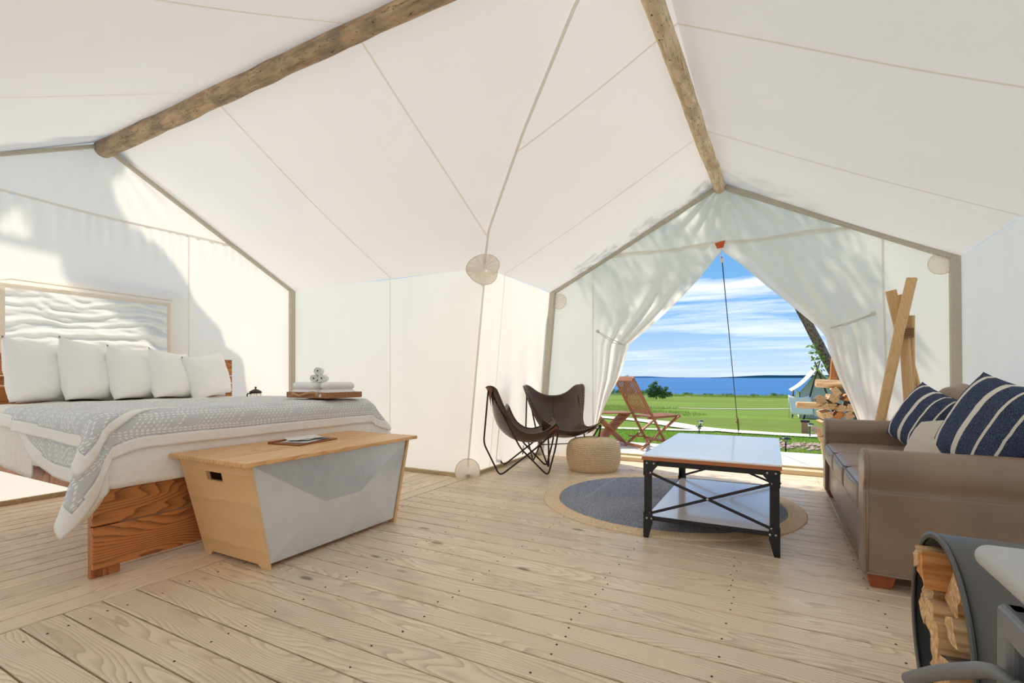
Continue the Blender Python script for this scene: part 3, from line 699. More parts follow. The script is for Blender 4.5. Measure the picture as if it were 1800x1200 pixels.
# ---------------- bed
FX, NY, FYY, TZ = -3.09, 1.17, 3.16, .835
bed = empty('bed', (-4.2, 2.16, 0), label='king bed with stained plank frame and grey stitched blanket', cat='bed')
part(MB().box((FX-.012, (NY+FYY)/2, .158), (.035, FYY-NY, .218)), 'footboard_plank', M['fir_x'], bed, bevel=.005)
part(MB().box((FX-.012, (NY+FYY)/2, .382), (.035, FYY-NY, .216)), 'footboard_plank', M['fir_x'], bed, bevel=.005)
for yy in (NY+.065, FYY-.065):
    part(MB().box((FX-.036, yy, .24), (.034, .13, .48)), 'leg', M['fir_z'], bed, bevel=.003)
for yy in (NY+.10, FYY-.10):
    part(MB().box((-5.30, yy, .58), (.05, .13, 1.16)), 'leg', M['fir_z'], bed, bevel=.003)
for yy in (NY+.04, FYY-.04): part(MB().box((-4.2, yy+(.02 if yy < 2 else -.02), .48), (2.17, .035, .11)), 'side_rail', M['fir_z'], bed, bevel=.003)
for z0, z1 in ((1.065, 1.235), (.985, 1.055), (.80, .975), (.62, .79)):
    part(MB().box((-5.26, 2.19, (z0+z1)/2), (.035, 2.08, z1-z0)), 'headboard_plank', M['fir_x'], bed, bevel=.004)
def rbox(c, d, r=.03, n=6, puff=(0, 0, 0), wob=0, mtx=None):
    """Soft box: subdivided cube pushed out to a rounded, slightly puffed cushion."""
    b = MB(); c = Vector(c); h = [q/2 for q in d]
    for ax in range(3):
        for sg in (-1, 1):
            a1, a2 = [(1, 2), (2, 0), (0, 1)][ax]
            def fn(u, v):
                p = [0, 0, 0]; p[ax] = sg; p[a1] = (2*u-1)*(1 if sg > 0 else -1); p[a2] = 2*v-1
                # concentrate samples near the edges
                q = [math.copysign(abs(t)**.7, t) if abs(t) < 1 else t for t in p]
                P = Vector([q[i]*h[i] for i in range(3)]); inn = Vector([max(-(h[i]-r), min(h[i]-r, P[i])) for i in range(3)])
                dlt = P-inn; P = inn+(dlt.normalized()*r if dlt.length > 1e-6 else dlt)
                for i in range(3):
                    j, k = (i+1) % 3, (i+2) % 3
                    P[i] += puff[i]*math.copysign(1, q[i])*(abs(q[i])**2)*(1-q[j]**2)*(1-q[k]**2)
                if wob: P += Vector((nz(P+c, 7), nz(P+c+Vector((5, 0, 0)), 7), nz(P+c+Vector((0, 5, 0)), 7)))*wob
                return c+(mtx @ P if mtx else P)
            b.grid(fn, n, n)
    return b
part(rbox((-4.2, 2.165, .66), (2.10, 1.93, .33), .06, 8), 'mattress', M['white'], bed, weld=True)
Lp = FX-.005-(-4.30)
def drop(e, R):
    return (R*math.sin(e/R), R*(1-math.cos(e/R))) if e < R*pi/2 else (R, R+e-R*pi/2)
def drape(p, q, x0, top, R, flare, wr, seed=0, grow=0):
    ys, ye, foot = NY-grow, FYY+grow, FX+.022+grow
    L = foot-R-x0; W_ = ye-ys-2*R
    ex = max(0, p-L); ey = -q if q < 0 else max(0, q-W_)
    sy = -1 if q < 0 else 1
    bx = x0+min(p, L); by = ys+R+min(max(q, 0), W_)
    r = math.hypot(ex, ey); z = top
    if r > 0:
        th = math.atan2(ey, ex); o, dn = drop(r, R); z -= dn
        fl = flare*max(0, r-R)*(math.sin(2*th)**2)*(1+.55*math.sin(th*9+.6))
        o += fl
        bx += o*math.cos(th); by += sy*o*math.sin(th)
        if ex > 0 and ey == 0: bx += .012*max(0, r-.05)*6*(.5+.5*math.sin(by*17+seed))*.35
        if ey > 0 and ex == 0: by += sy*.02*max(0, r-.05)*6*(.5+.5*math.sin(bx*13+seed))*.5
    P = Vector((bx, by, z)); n_ = nz(P+Vector((seed, 0, 0)), 4.5)*wr+nz(P+Vector((seed, 9, 0)), 13)*wr*.45
    P.z += n_ if r == 0 else 0
    if r > 0: P += Vector((math.cos(th)*n_, sy*math.sin(th)*n_, n_*.4))
    return P
def cloth(name, m, par, x0, top, R, a, b, b2, flare, wr, nu=70, nv=110, seed=0, border=None, thick=.006, root=None, grow=0, prange=0, qmax=None, edges=(1, 1, 1, 1)):
    L = FX+.022+grow-R-x0; W_ = FYY-NY+2*grow-2*R
    g = MB(); g.uv = []; meta = []
    for i in range(nu+1):
        s = i/nu
        for j in range(nv+1):
            t = j/nv; bb = b(s); pm = L+a(t); p = lerp(prange, pm, s); q = -bb+t*((W_+b2 if qmax is None else qmax)+bb)
            g.v.append(tuple(drape(p, q, x0, top, R, flare, wr, seed, grow))); g.uv.append((q+.3, p)); meta.append((p, q, pm-p, q+bb, W_+b2-q))
    fb, fm = [], []
    for i in range(nu):
        for j in range(nv):
            k = i*(nv+1)+j; f = (k, k+nv+1, k+nv+2, k+1)
            md = meta[k]
            if border and ((edges[0] and md[2] < border) or (edges[1] and md[3] < border) or (edges[2] and md[4] < border) or (edges[3] and md[0] < .012)): fb.append(f)
            else: fm.append(f)
    l = root.location; base = [(p[0]-l.x, p[1]-l.y, p[2]-l.z) for p in g.v]
    def mk(nm, fs, mt, pr, th):
        b_ = MB(); b_.v = base; b_.uv = g.uv; b_.f = fs; b_.mi = [0]*len(fs); b_.sm = [True]*len(fs)
        me = b_.mesh(nm, mt); bm_ = bmesh.new(); bm_.from_mesh(me); bmesh.ops.delete(bm_, geom=[v for v in bm_.verts if not v.link_faces], context='VERTS'); bm_.to_mesh(me); bm_.free()
        o_ = bpy.data.objects.new(nm, me); C.objects.link(o_); o_.parent = pr
        md_ = o_.modifiers.new('s', 'SOLIDIFY'); md_.thickness = th; md_.offset = 0; return o_
    o1 = mk(name, fm, m, par, thick)
    if fb: mk('hem', fb, M['sheet'], o1, thick*1.5)
    return o1
cloth('bed_sheet', M['sheet'], bed, -5.1, TZ+.004, .07, lambda t: .42, lambda s: .34, .3, .40, .011, seed=0, root=bed, nu=80, nv=90, grow=.004)
cloth('coverlet', M['matelasse'], bed, -4.95, TZ+.012, .072, lambda t: -.62, lambda s: .41+.02*math.sin(s*9), -.4, .1, .011, seed=0, root=bed, nu=60, nv=60, grow=.006)
smo = lambda t: t*t*(3-2*t) if 0 < t < 1 else (0 if t <= 0 else 1)
blanket = cloth('blanket', M['quilt'], bed, -4.30, TZ+.026, .085, lambda t: lerp(.44, .25, smo(t/.24)), lambda s: .17+.24*smo((s-.08)/.45), .22, .42, .011, nu=110, nv=170, seed=0, border=.072, root=bed, grow=.018)
cloth('blanket_fold', M['quilt'], bed, -4.30, TZ+.030, .085, lambda t: lerp(.26, -.02, smo(t/.9)), lambda s: .19+.04*smo(s), .22, .48, .011, nu=60, nv=60, seed=0, border=.06, root=bed, grow=.034, prange=.25, qmax=.40, edges=(1, 1, 0, 0))
# ---------------- pillows
def pillow_mesh(w, h, t, n=22, pinch=.10, wr=.004, seed=0, pw=2.6, cut=0):
    b = MB(); b.uv = []
    def fn(sg):
        def f(u, v):
            x = 2*u-1; z = 2*v-1
            ox = 1-pinch*(1-abs(z)**2.2)*abs(x)**3; oz = 1-pinch*(1-abs(x)**2.2)*abs(z)**3
            e = max(0, (1-abs(x)**pw))**.55*max(0, (1-abs(z)**pw))**.55
            wv = wr*(nz((x*3, z*3, seed+sg), 1)+.6*nz((x*7, z*7, seed), 1))
            return Vector((x*w/2*(2-ox if False else ox), sg*t/2*e+wv*min(1, e*2), z*h/2*oz))
        return f
    for sg in (-1, 1):
        b.grid(fn(sg), n, n)
        b.uv += [(i/n, j/n) for i in range(n+1) for j in range(n+1)]
    return b
def bottom_settle(b, h, k=.16):
    nv_ = []
    for x, y, z in b.v:
        if z < -h*.30: z = -h*.30+(z+h*.30)*(1-k*2)
        nv_.append((x, y, z))
    b.v = nv_; return b
pl = [('first', 57, 1.55, .53, 32, 4), ('second', 138, 1.86, .55, 32, 5), ('third', 215, 2.17, .50, 30, 3), ('fourth', 285, 2.47, .49, 28, 4), ('fifth', 350, 2.79, .47, 18, -9)]
lab = ['white pillow at the front end of the row, its side against bare headboard planks',
       'white pillow second in the row from the bed side facing the viewer',
       'white pillow in the middle of the row against the headboard',
       'white pillow next to the last one toward the corner pole',
       'white pillow leaning over at the end of the row nearest the coffee press']
for i, (nm, px, y, h, az, tilt) in enumerate(pl):
    b = bottom_settle(pillow_mesh(.50, h, .23, pinch=.11, seed=i*5, wr=.008), h)
    o = b.build('pillow', M['white'], None, weld=True); tag(o, lab[i], 'pillow', 'white pillows along the headboard')
    zl = min(v[2] for v in b.v)
    Rm = Matrix.Rotation(math.radians(90+az), 4, 'Z') @ Matrix.Rotation(math.radians(-10), 4, 'X') @ Matrix.Rotation(math.radians(tilt), 4, 'Y')
    o.matrix_world = Matrix.Translation((-5.00+.02*i, y, TZ+.012-zl*.985)) @ Rm
for i, y in enumerate((1.78, 2.36, 2.80)):
    h = .44; b = bottom_settle(pillow_mesh(.62, h, .16, pinch=.06, seed=40+i, wr=.006), h); zl = min(v[2] for v in b.v)
    o = b.build('pillow', M['white'], None, weld=True); tag(o, ['flat white rear pillow mostly hidden behind the second pillow of the front row', 'flat white rear pillow mostly hidden behind the middle and fourth front pillows', 'flat white rear pillow mostly hidden behind the leaning last front pillow'][i], 'pillow', 'rear pillows against the headboard')
    o.matrix_world = Matrix.Translation((-5.175, y, TZ+.012-zl*.98)) @ Matrix.Rotation(math.radians(90), 4, 'Z') @ Matrix.Rotation(math.radians(-6), 4, 'X')
# ---------------- bedside stand and coffee press
ns = empty('nightstand', (-5.17, 3.56, 0), label='small wooden bedside stand behind the bed carrying the coffee press', cat='nightstand')
part(MB().box((-5.17, 3.56, .725), (.40, .50, .03)), 'top', M['teak'], ns, bevel=.004)
for a in (-1, 1):
    for c_ in (-1, 1): part(MB().box((-5.17+a*.16, 3.56+c_*.21, .355), (.04, .04, .71)), 'leg', M['teak'], ns)
part(MB().box((-5.17, 3.56, .25), (.36, .46, .02)), 'shelf', M['teak'], ns)
fp = empty('coffee_press', (-5.16, 3.45, .74), label='glass coffee press with a domed steel lid beyond the bed', cat='coffee press')
MB().lathe([(.0, .003), (.05, .003), (.052, .01), (.052, .13), (.054, .135)], seg=32).build('glass_beaker', M['glass'], fp)
MB().lathe([(.056, .122), (.062, .126), (.064, .135), (.060, .146), (.05, .152), (.034, .163), (.018, .17), (.008, .172), (.006, .18), (.011, .184), (.012, .192), (.006, .198), (0, .199)], seg=32).build('lid', M['rod'], fp)
MB().tube(smoothp([(.0, -.052, .12), (.0, -.095, .12), (.0, -.10, .07), (0, -.09, .03), (0, -.052, .03)]), .006, 8).build('handle', M['black'], fp)
for k in range(4):
    a = pi/4+k*pi/2; MB().beam((.055*math.cos(a), .055*math.sin(a), .0), (.055*math.cos(a), .055*math.sin(a), .13), .01, .003).build('frame_strut', M['chrome'], fp)
# ---------------- tray with towels
ty = empty('serving_tray', (-3.30, 2.82, TZ+.042), rz=0, label='wooden tray with rope handle holding towels on the bed', cat='tray')
tw, td, th_ = .48, .34, .045
MB().box((0, 0, .006), (tw, td, .010)).build('base', M['fir_z'], ty)
TR = wood('tray_wood', srgb(176, 122, 78), srgb(112, 68, 38), 0, 30, .4, .5, False, .7)
for sg in (-1, 1):
    MB().box((0, sg*td/2, .026), (tw, .014, th_)).build('side', TR, ty, bevel=.002)
    MB().box((sg*tw/2, 0, .026), (.014, td+.014, th_)).build('end', TR, ty, bevel=.002)
rp = smoothp([(-.15, -td/2-.004, .03), (-.14, -td/2-.02, .035), (-.06, -td/2-.028, .022), (.03, -td/2-.032, .040), (.10, -td/2-.024, .048), (.13, -td/2-.004, .03)], 6)
MB().tube(rp, .010, 8).build('rope_handle', M['rope'], ty)
for x in (-.15, .13): MB().lathe([(0, -.016), (.013, -.011), (.016, 0), (.013, .011), (0, .016)], (x, -td/2-.014, .03), 12).build('rope_knot', M['rope'], ty)
MB().box((.155, -td/2-.009, .024), (.028, .003, .022)).build('tag', M['steel'], ty)
def folded_towel(c, d, rz, layers, label):
    o = empty('folded_towel', c, rz, label, 'towel', 'bath towels folded on the tray')
    for k in range(layers):
        hh = d[2]/layers
        rbox((0, 0, hh*(k+.5)), (d[0]-.012*k, d[1]-.01*(k % 2), hh*1.03), hh*.49, 8, (.004, .004, .003), .004).build('fold', M['terry'], o, weld=True)
    return o
folded_towel((-3.385, 2.80, TZ+.054), (.29, .27, .115), .03, 2, 'thick folded white bath towel on the tray, under the rolled washcloths')
folded_towel((-3.155, 2.83, TZ+.054), (.14, .27, .115), -.04, 2, 'narrow folded white towel standing at the outer end of the tray')
def roll(c, rz, label, tilt=0):
    b = MB()
    def fn(u, v):
        a = u*2*pi*3.2; r = lerp(.007, .030, u); return Vector((r*math.cos(a), lerp(-.09, .09, v), r*math.sin(a)))
    b.grid(fn, 90, 6); o = b.build('rolled_washcloth', M['terry'], None, solid=.0065); tag(o, label, 'washcloth', 'rolled washcloths on the folded towels'); o.location = c; o.rotation_euler = (0, tilt, rz)
zt = TZ+.054+.117
roll((-3.345, 2.76, zt+.034), -.25+1.0, 'rolled white washcloth in the lower pair, on the pillow side')
roll((-3.268, 2.78, zt+.034), -.28+1.0, 'rolled white washcloth in the lower pair, on the side of the canvas corner', 1)
roll((-3.305, 2.77, zt+.034+.058), -.26+1.0, 'rolled white washcloth balanced on top of the other two', 2)

# ---------------- storage chest
chest = empty('storage_chest', (-2.70, 2.18, 0), label='bamboo-ended storage chest with a galvanised metal front at the foot of the bed', cat='chest')
yb0, yb1, yt0, yt1 = 1.68, 2.69, 1.555, 2.815; xb0, xb1, xt0, xt1 = -2.99, -2.405, -3.035, -2.385; zt_ = .585
def endpanel(yb, yt, sgn, nm, hole):
    b = MB(); th = .022*sgn
    N = lambda s, z, o=0: Vector((lerp(lerp(xb0, xt0, z/zt_), lerp(xb1, xt1, z/zt_), s), lerp(yb, yt, z/zt_)+o, z))
    # outline with little feet, rectangular hand hole made from surrounding pieces
    hs0, hs1, h0, h1 = .37, .60, .475, .525
    S_ = [0, .10, .14, hs0, hs1, .86, .90, 1]; Zs = [0, .022, h0, h1, zt_]
    for i in range(len(S_)-1):
        for j in range(len(Zs)-1):
            if j == 0 and 2 <= i <= 4: continue
            if hole and i == 3 and j == 2: continue
            lo0 = lo1 = Zs[j]
            if j == 0 and i in (1, 5): lo0, lo1 = (0, .022) if i == 1 else (.022, 0)
            q = [N(S_[i], lo0), N(S_[i+1], lo1), N(S_[i+1], Zs[j+1]), N(S_[i], Zs[j+1])]
            q2 = [p+Vector((0, th, 0)) for p in q]
            fs = [(0, 1, 2, 3), (7, 6, 5, 4)]
            if i == 0: fs.append((0, 3, 7, 4))
            if i == len(S_)-2: fs.append((1, 5, 6, 2))
            if j == 0 or (j == 1 and 2 <= i <= 4): fs.append((0, 4, 5, 1))
            if j == len(Zs)-2: fs.append((3, 2, 6, 7))
            if hole and i == 3 and j in (1,): fs.append((3, 2, 6, 7))
            if hole and i == 3 and j == 3: fs.append((0, 4, 5, 1))
            if hole and j == 2 and i == 2: fs.append((1, 5, 6, 2))
            if hole and j == 2 and i == 4: fs.append((0, 3, 7, 4))
            b.add(q+q2, fs)
    return part(b, nm, M['chestend'], chest, weld=True)
e1 = endpanel(yb0, yt0, 1, 'end_panel', True); e2 = endpanel(yb1, yt1, -1, 'end_panel', False)
for z, s in ((.50, .93), (.29, .95), (.19, .95), (.53, .05)):
    pass
fpn = MB(); zz0 = .028
def FP(s, z, off): return Vector((lerp(xb1, xt1, z/zt_)+off, lerp(lerp(yb0, yt0, z/zt_)+.026, lerp(yb1, yt1, z/zt_)-.026, s), z))
q_ = [FP(0, zz0, -.010), FP(1, zz0, -.010), FP(1, zt_-.004, -.010), FP(0, zt_-.004, -.010), FP(.36, .30, .020), FP(.62, .30, .020)]; fpn.add(q_, [(0, 1, 5, 4), (1, 2, 5), (2, 3, 4, 5), (3, 0, 4)])
part(fpn, 'metal_front', M['steel'], chest)
bk = MB().prism([(lerp(xb0, xt0, .05)+.01, yb0+.02, zz0), (xb0+.01, yb1-.02, zz0), (xt0+.01, yt1-.02, zt_), (xt0+.01, yt0+.02, zt_)], (.012, 0, 0)); part(bk, 'back_panel', M['chestend'], chest)
part(MB().box((-2.70, 2.185, .045), (.56, .98, .012)), 'bottom_panel', M['chestend'], chest)
for x0, x1, nm in ((-3.055, -2.62, 0), (-2.612, -2.345, 1)):
    part(MB().box(((x0+x1)/2, 2.185, .598), (x1-x0, 1.35, .024)), 'lid_board', M['chestlid'], chest, bevel=.004, seg=3)
fd = empty('leather_folder', (-2.80, 2.22, .611), rz=.15, label='tan leather folder lying on the chest lid under loose papers', cat='folder')
MB().box((0, 0, .004), (.26, .36, .008)).build('cover', M['leatherbrown'], fd, bevel=.002)
MB().box((-.115, 0, .011), (.03, .36, .010)).build('spine', M['leatherbrown'], fd, bevel=.004)
for k, (x, y, r, w_, l_) in enumerate(((.01, .0, .2, .19, .26), (.0, .03, -.25, .17, .24), (-.01, -.01, .5, .15, .2))):
    b = MB().grid(lambda u, v: Vector(((u-.5)*w_, (v-.5)*l_, .0+.012*(u-.5)**2*4*(k % 2)+.014*(v-.5)**2*(k == 2))), 8, 8)
    o = b.build('paper_sheet', M['paper'], None, solid=.0012); o.location = (-2.80+x, 2.22+y, .6225+.004*k); o.rotation_euler = (0, 0, r+.15)
    tag(o, ['large printed sheet lying flat on the tan folder', 'middle sheet of paper fanned across the tan folder', 'smallest curled leaflet on top of the papers on the folder'][k], 'paper', 'papers on the chest')

# ---------------- round rug
RC = (-.80, 4.25)
rug = empty('round_rug', (*RC, 0), label='round braided jute rug with slate centre and natural border', cat='rug')
def rings(r0, r1, name, m):
    b = MB(); nr = int(round((r1-r0)/.022))*4; nt = 160; per = .022
    def fn(u, v):
        r = lerp(r0, r1, v); a = 2*pi*u
        z = .003+.009*abs(math.sin(pi*(r-r0)/per))+.0018*math.sin(a*r*150+int((r-r0)/per)*1.7)
        rr = r+.004*nz((math.cos(a)*2, math.sin(a)*2, 1), 1)*(r > .9)
        return Vector((rr*math.cos(a), rr*math.sin(a), z))
    b.grid(fn, nt, nr)
    def sk(u, v): a = 2*pi*u; return Vector((r1*math.cos(a), r1*math.sin(a), .006*(1-v)))
    b.grid(sk, nt, 1); return b.build(name, m, rug, weld=True)
rings(0.0, .902, 'braided_centre', M['juteblue']); rings(.902, 1.034, 'braided_border', M['jute'])
# ---------------- pouf
pouf = empty('pouf', (-1.79, 5.27, 0), label='round coiled jute pouf beside the butterfly chairs', cat='pouf')
prof = []
def pprof(t):
    pts = [(0.00, 0.002), (.22, .004), (.265, .03), (.292, .10), (.298, .18), (.290, .26), (.262, .315), (.20, .345), (.12, .352), (.05, .350), (.03, .335), (0, .332)]
    P = smoothp([(a, 0, b) for a, b in pts], 12); i = t*(len(P)-1); k = int(i); q = P[min(k+1, len(P)-1)]; p = P[k]
    return p.lerp(q, i-k)
b = MB(); n = 220
P = [pprof(i/n) for i in range(n+1)]; acc = 0; ds = [0]
for i in range(1, n+1): acc += (P[i]-P[i-1]).length; ds.append(acc)
ring = []
for i in range(n+1):
    tg = (P[min(i+1, n)]-P[max(i-1, 0)]).normalized(); nn = Vector((tg.z, 0, -tg.x))
    q = P[i]+nn*.0085*abs(math.sin(pi*ds[i]/.0200)); ring.append(q)
def pf(u, v):
    i = min(n, int(round(v*n))); a = 2*pi*u; q = ring[i]; k = .0015*math.sin(a*q.x*170+int(ds[i]/.0175)*1.3) if q.x > .02 else 0
    return Vector((max(0, q.x+k)*math.cos(a), max(0, q.x+k)*math.sin(a), max(.001, q.z)+.006*nz((math.cos(a), math.sin(a), q.z*4), 1.2)*(q.z > .05)))
b.grid(pf, 96, n); b.build('coiled_cover', M['jutepouf'], pouf, weld=True)

# ---------------- butterfly chairs
def butterfly(loc, rz, label):
    c = empty('butterfly_chair', loc, rz, label, 'chair', 'leather butterfly chairs by the wall')
    E = smoothp([(-.40, .38, 1.03), (-.31, .405, .95), (-.22, .365, .74), (-.11, .30, .53), (.05, .285, .45), (.24, .35, .50), (.38, .37, .57)], 5)
    K = smoothp([(-.355, 0, .81), (-.36, 0, .68), (-.30, 0, .50), (-.15, 0, .37), (.05, 0, .33), (.22, 0, .37), (.315, 0, .43)], 5)
    n_ = len(E)-1
    def fn(u, v):
        i = u*n_; k = min(n_-1, int(i)); e = E[k].lerp(E[k+1], i-k); m_ = K[k].lerp(K[k+1], i-k); s = 2*v-1
        w_ = abs(s)**2.3
        rt = 1.0
        # soften the four tips
        tp = max(0, abs(s)-.70)/.30; er = max(0, 1-u*7)+max(0, 1-(1-u)*9)
        x = lerp(m_.x, e.x, w_); z = lerp(m_.z, e.z, w_)
        z -= .085*tp**2*max(0, 1-u*5); x -= .07*tp**2*max(0, 1-(1-u)*5)
        return Vector((x, e.y*s, z))
    sl_ = MB().grid(fn, 40, 28).build('leather_sling', [M['bfly']], c, solid=.005)
    edge = [fn(i/40, 0) for i in range(41)]+[fn(1, j/28) for j in range(1, 29)]+[fn(1-i/40, 1) for i in range(1, 41)]+[fn(0, 1-j/28) for j in range(1, 28)]
    MB().tube(edge, .0062, 6, closed=True).build('edge_binding', M['welt'], sl_)
    st = MB()
    for i in range(0, len(edge), 1):
        p = edge[i]; q = edge[(i+1) % len(edge)]; cen = Vector((-.05, 0, .5)); d1 = (cen-p).normalized()*.014; d2 = (cen-q).normalized()*.014
        m1 = (p+d1).lerp(q+d2, .1); m2 = (p+d1).lerp(q+d2, .7); st.tube([m1+Vector((0, 0, .004)), m2+Vector((0, 0, .004))], .0028, 4)
    st.build('stitching', M['stitch'], sl_)['kind'] = 'stuff'
    MB().grid(lambda u, v: fn(lerp(.02, .98, u), .5+(v-.5)*.012)+Vector((.004, 0, .004)), 30, 1).build('centre_seam', M['welt'], sl_, solid=.002)
    for s, vv in ((-1, 0), (1, 1)):   # corner pockets: doubled leather behind the tips
        b = MB(); b.grid(lambda u, v: fn(lerp(0, .16, u), lerp(vv, .5+s*.24, v))+Vector((-.016-.01*math.sin(pi*v), 0, -.006)), 8, 8); b.build('tip_pocket', M['suede'], sl_, solid=.004)
        b = MB(); b.grid(lambda u, v: fn(1-lerp(0, .16, u), lerp(vv, .5+s*.26, v))+Vector((.004, 0, -.018)), 8, 8); b.build('tip_pocket', M['suede'], sl_, solid=.004)
    for s in (-1, 1):
        lp = roundpath([(-.385, s*.335, .935), (-.435, s*.335, .36), (-.27, s*.29, .010), (.10, s*.315, .30), (.345, s*.33, .515), (.31, s*.30, .30), (.235, s*.27, .010), (-.05, s*.30, .30)], .06, 6, True)
        MB().tube(lp, .0095, 8, closed=True).build('rod_frame', M['rod'], c)
    MB().tube([(-.03, -.305, .245), (-.03, .305, .245)], .006, 8).build('cross_rod', M['rod'], c)
    return c
butterfly((-2.40, 4.78, 0), math.radians(26), 'brown leather butterfly chair turned side on, in front of the pleated canvas wall')
butterfly((-2.20, 5.38, 0), math.radians(-46), 'brown leather butterfly chair facing into the room, behind the pouf')

# ---------------- coffee table
tb = empty('coffee_table', (-.352, 3.895, 0), label='coffee table with white glare coloured into top and lower shelf, black riveted iron legs', cat='table')
hx, hy = .402, .705
MB().box((0, 0, .5345), (2*hx, 2*hy, .011)).build('tabletop', M['tabletop'], tb, bevel=.003)
MB().box((0, 0, .518), (2*hx-.002, 2*hy-.002, .022)).build('wooden_edge', M['tableedge'], tb)
lx, ly = hx-.02, hy-.02
for sy in (-1, 1): MB().box((0, sy*(ly-.003), .489), (2*lx, .006, .036)).box((0, sy*(ly-.02), .505), (2*lx, .04, .006)).build('rail', M['black'], tb)
for sx in (-1, 1): MB().box((sx*(lx-.003), 0, .489), (.006, 2*ly, .036)).box((sx*(lx-.02), 0, .505), (.04, 2*ly, .006)).build('rail', M['black'], tb)
MB().box((0, 0, .137), (2*lx-.012, 2*ly-.012, .006)).build('shelf', M['tabletop'], tb)
for sy in (-1, 1): MB().box((0, sy*(ly-.004), .128), (2*lx, .007, .028)).build('shelf_rail', M['black'], tb)
for sx in (-1, 1): MB().box((sx*(lx-.004), 0, .128), (.007, 2*ly, .028)).build('shelf_rail', M['black'], tb)
for sx in (-1, 1):
    for sy in (-1, 1):
        w_ = .046; b = MB()
        b.box((sx*(lx+.002-w_/2), sy*(ly+.004), .325), (w_, .006, .37)).box((sx*(lx+.004), sy*(ly+.002-w_/2), .325), (.006, w_, .37))
        lg = b.build('leg', M['black'], tb)
        # boot: tapered to the floor
        def boot(ax):
            zs = [(.0, .030), (.012, .034), (.10, .058), (.165, .058)]
            pts = [(0, zz) for zz, _ in zs]+[(ww, zz) for zz, ww in reversed(zs)]
            if ax == 0: return [(sx*(lx+.010-a), sy*(ly+.011), z) for a, z in pts]
            return [(sx*(lx+.011), sy*(ly+.010-a), z) for a, z in pts]
        MB().prism(boot(0), (0, -sy*.008, 0)).prism(boot(1), (-sx*.008, 0, 0)).build('foot', M['black'], lg)
        # gussets at the top
        g0 = [(0, .505), (.088, .505), (.088, .470), (.062, .440), (.050, .405), (0, .405)]
        MB().prism([(sx*(lx+.010-a), sy*(ly+.011), z) for a, z in g0], (0, -sy*.006, 0)).prism([(sx*(lx+.011), sy*(ly+.010-a), z) for a, z in g0], (-sx*.006, 0, 0)).build('gusset', M['black'], lg)
        for a, z in ((.022, .487), (.066, .487), (.046, .425), (.046, .165), (.022, .128), (.052, .128)):
            ax_ = Matrix.Rotation(sy*-pi/2, 3, 'X'); MB().lathe([(.0075, 0), (.0068, .003), (.0035, .0055), (0, .006)], (sx*(lx+.010-a), sy*(ly+.011), z), 10, axis=ax_).build('bolt', M['bolt'], lg)
        for a, z in ((.026, .487), (.046, .425), (.026, .128)):
            ax_ = Matrix.Rotation(sx*pi/2, 3, 'Y'); MB().lathe([(.0075, 0), (.0068, .003), (.0035, .0055), (0, .006)], (sx*(lx+.011), sy*(ly+.010-a), z), 10, axis=ax_).build('bolt', M['bolt'], lg)
for sy in (-1, 1):
    yy = sy*(ly+.0125)
    MB().beam((-lx+.035, yy, .425), (lx-.035, yy, .165), .006, .017).build('cross_brace', M['black'], tb)
    MB().beam((-lx+.035, yy+sy*.005, .165), (lx-.035, yy+sy*.005, .425), .006, .017).build('cross_brace', M['black'], tb)
    MB().lathe([(.009, 0), (.008, .003), (.004, .006), (0, .007)], (0, yy+sy*.009, .295), 10, axis=Matrix.Rotation(sy*-pi/2, 3, 'X')).build('bolt', M['bolt'], tb)

# ---------------- sofa
sofa = empty('sofa', (.90, 4.02, 0), label='taupe leather three-seat sofa with rolled arms along the canvas wall', cat='sofa')
Y0, Y1 = 2.95, 5.12; XF, XB = .40, 1.36
part(MB().box(((XF+.03+XB)/2, (Y0+Y1)/2, .19), (XB-XF-.03, Y1-Y0-.06, .24)), 'base', M['sofa'], sofa, bevel=.02, seg=3)
def arm(y0, s):  # s=+1: outer face toward -Y
    pr = [(0, .075), (0, .478), (.012, .486), (.010, .497)]
    cx, cz, r = .075, .585, .098
    for k in range(0, 19):
        a = math.radians(226-k*13.4); pr.append((cx+r*math.cos(a), cz+r*math.sin(a)))
    pr += [(.165, .53), (.165, .075)]
    poly = [(XF+.012, y0+s*a, z) for a, z in pr]
    b = MB().prism(poly, (XB-XF-.02, 0, 0), smooth=False)
    o_ = part(b, 'arm', M['sofa'], sofa, bevel=.008, seg=3)
    mf = [(XF, y0+s*a, z) for a, z in pr]
    sub(MB().prism(mf, (.018, 0, 0)), 'arm_front_panel', M['sofa'], sofa, o_, bevel=.007, seg=3)
    sub(MB().tube([(XF+.016, y0+s*a*1.0, z) for a, z in pr], .0055, 6), 'welt', M['sofa'], sofa, o_)
    o_.data.polygons.foreach_set('use_smooth', [True]*len(o_.data.polygons))
    md = o_.modifiers.new('wn', 'WEIGHTED_NORMAL')
    return o_
arm(Y0, 1); arm(Y1, -1)
part(MB().tube([(XF+.012, Y0-.002, .078), (XB-.02, Y0-.002, .078)], .006, 6).tube([(XF+.004, Y0, .078), (XF+.004, Y1, .078)], .006, 6), 'base_welt', M['sofa'], sofa)
cw = (Y1-Y0-.33)/3
for i in range(3):
    cy = Y0+.165+cw*(i+.5)
    o_ = part(rbox((XF+.36, cy, .405), (.72, cw-.008, .165), .035, 12, (.012, .004, .022), .003), 'seat_cushion', M['sofa'], sofa, weld=True)
    z1 = .405+.0825-.012; pts = roundpath([(XF+.40, cy-cw/2+.008, z1), (XF+.004, cy-cw/2+.008, z1), (XF+.004, cy+cw/2-.008, z1), (XF+.40, cy+cw/2-.008, z1)], .03)
    sub(MB().tube(pts, .0045, 6), 'piping', M['welt'], sofa, o_)
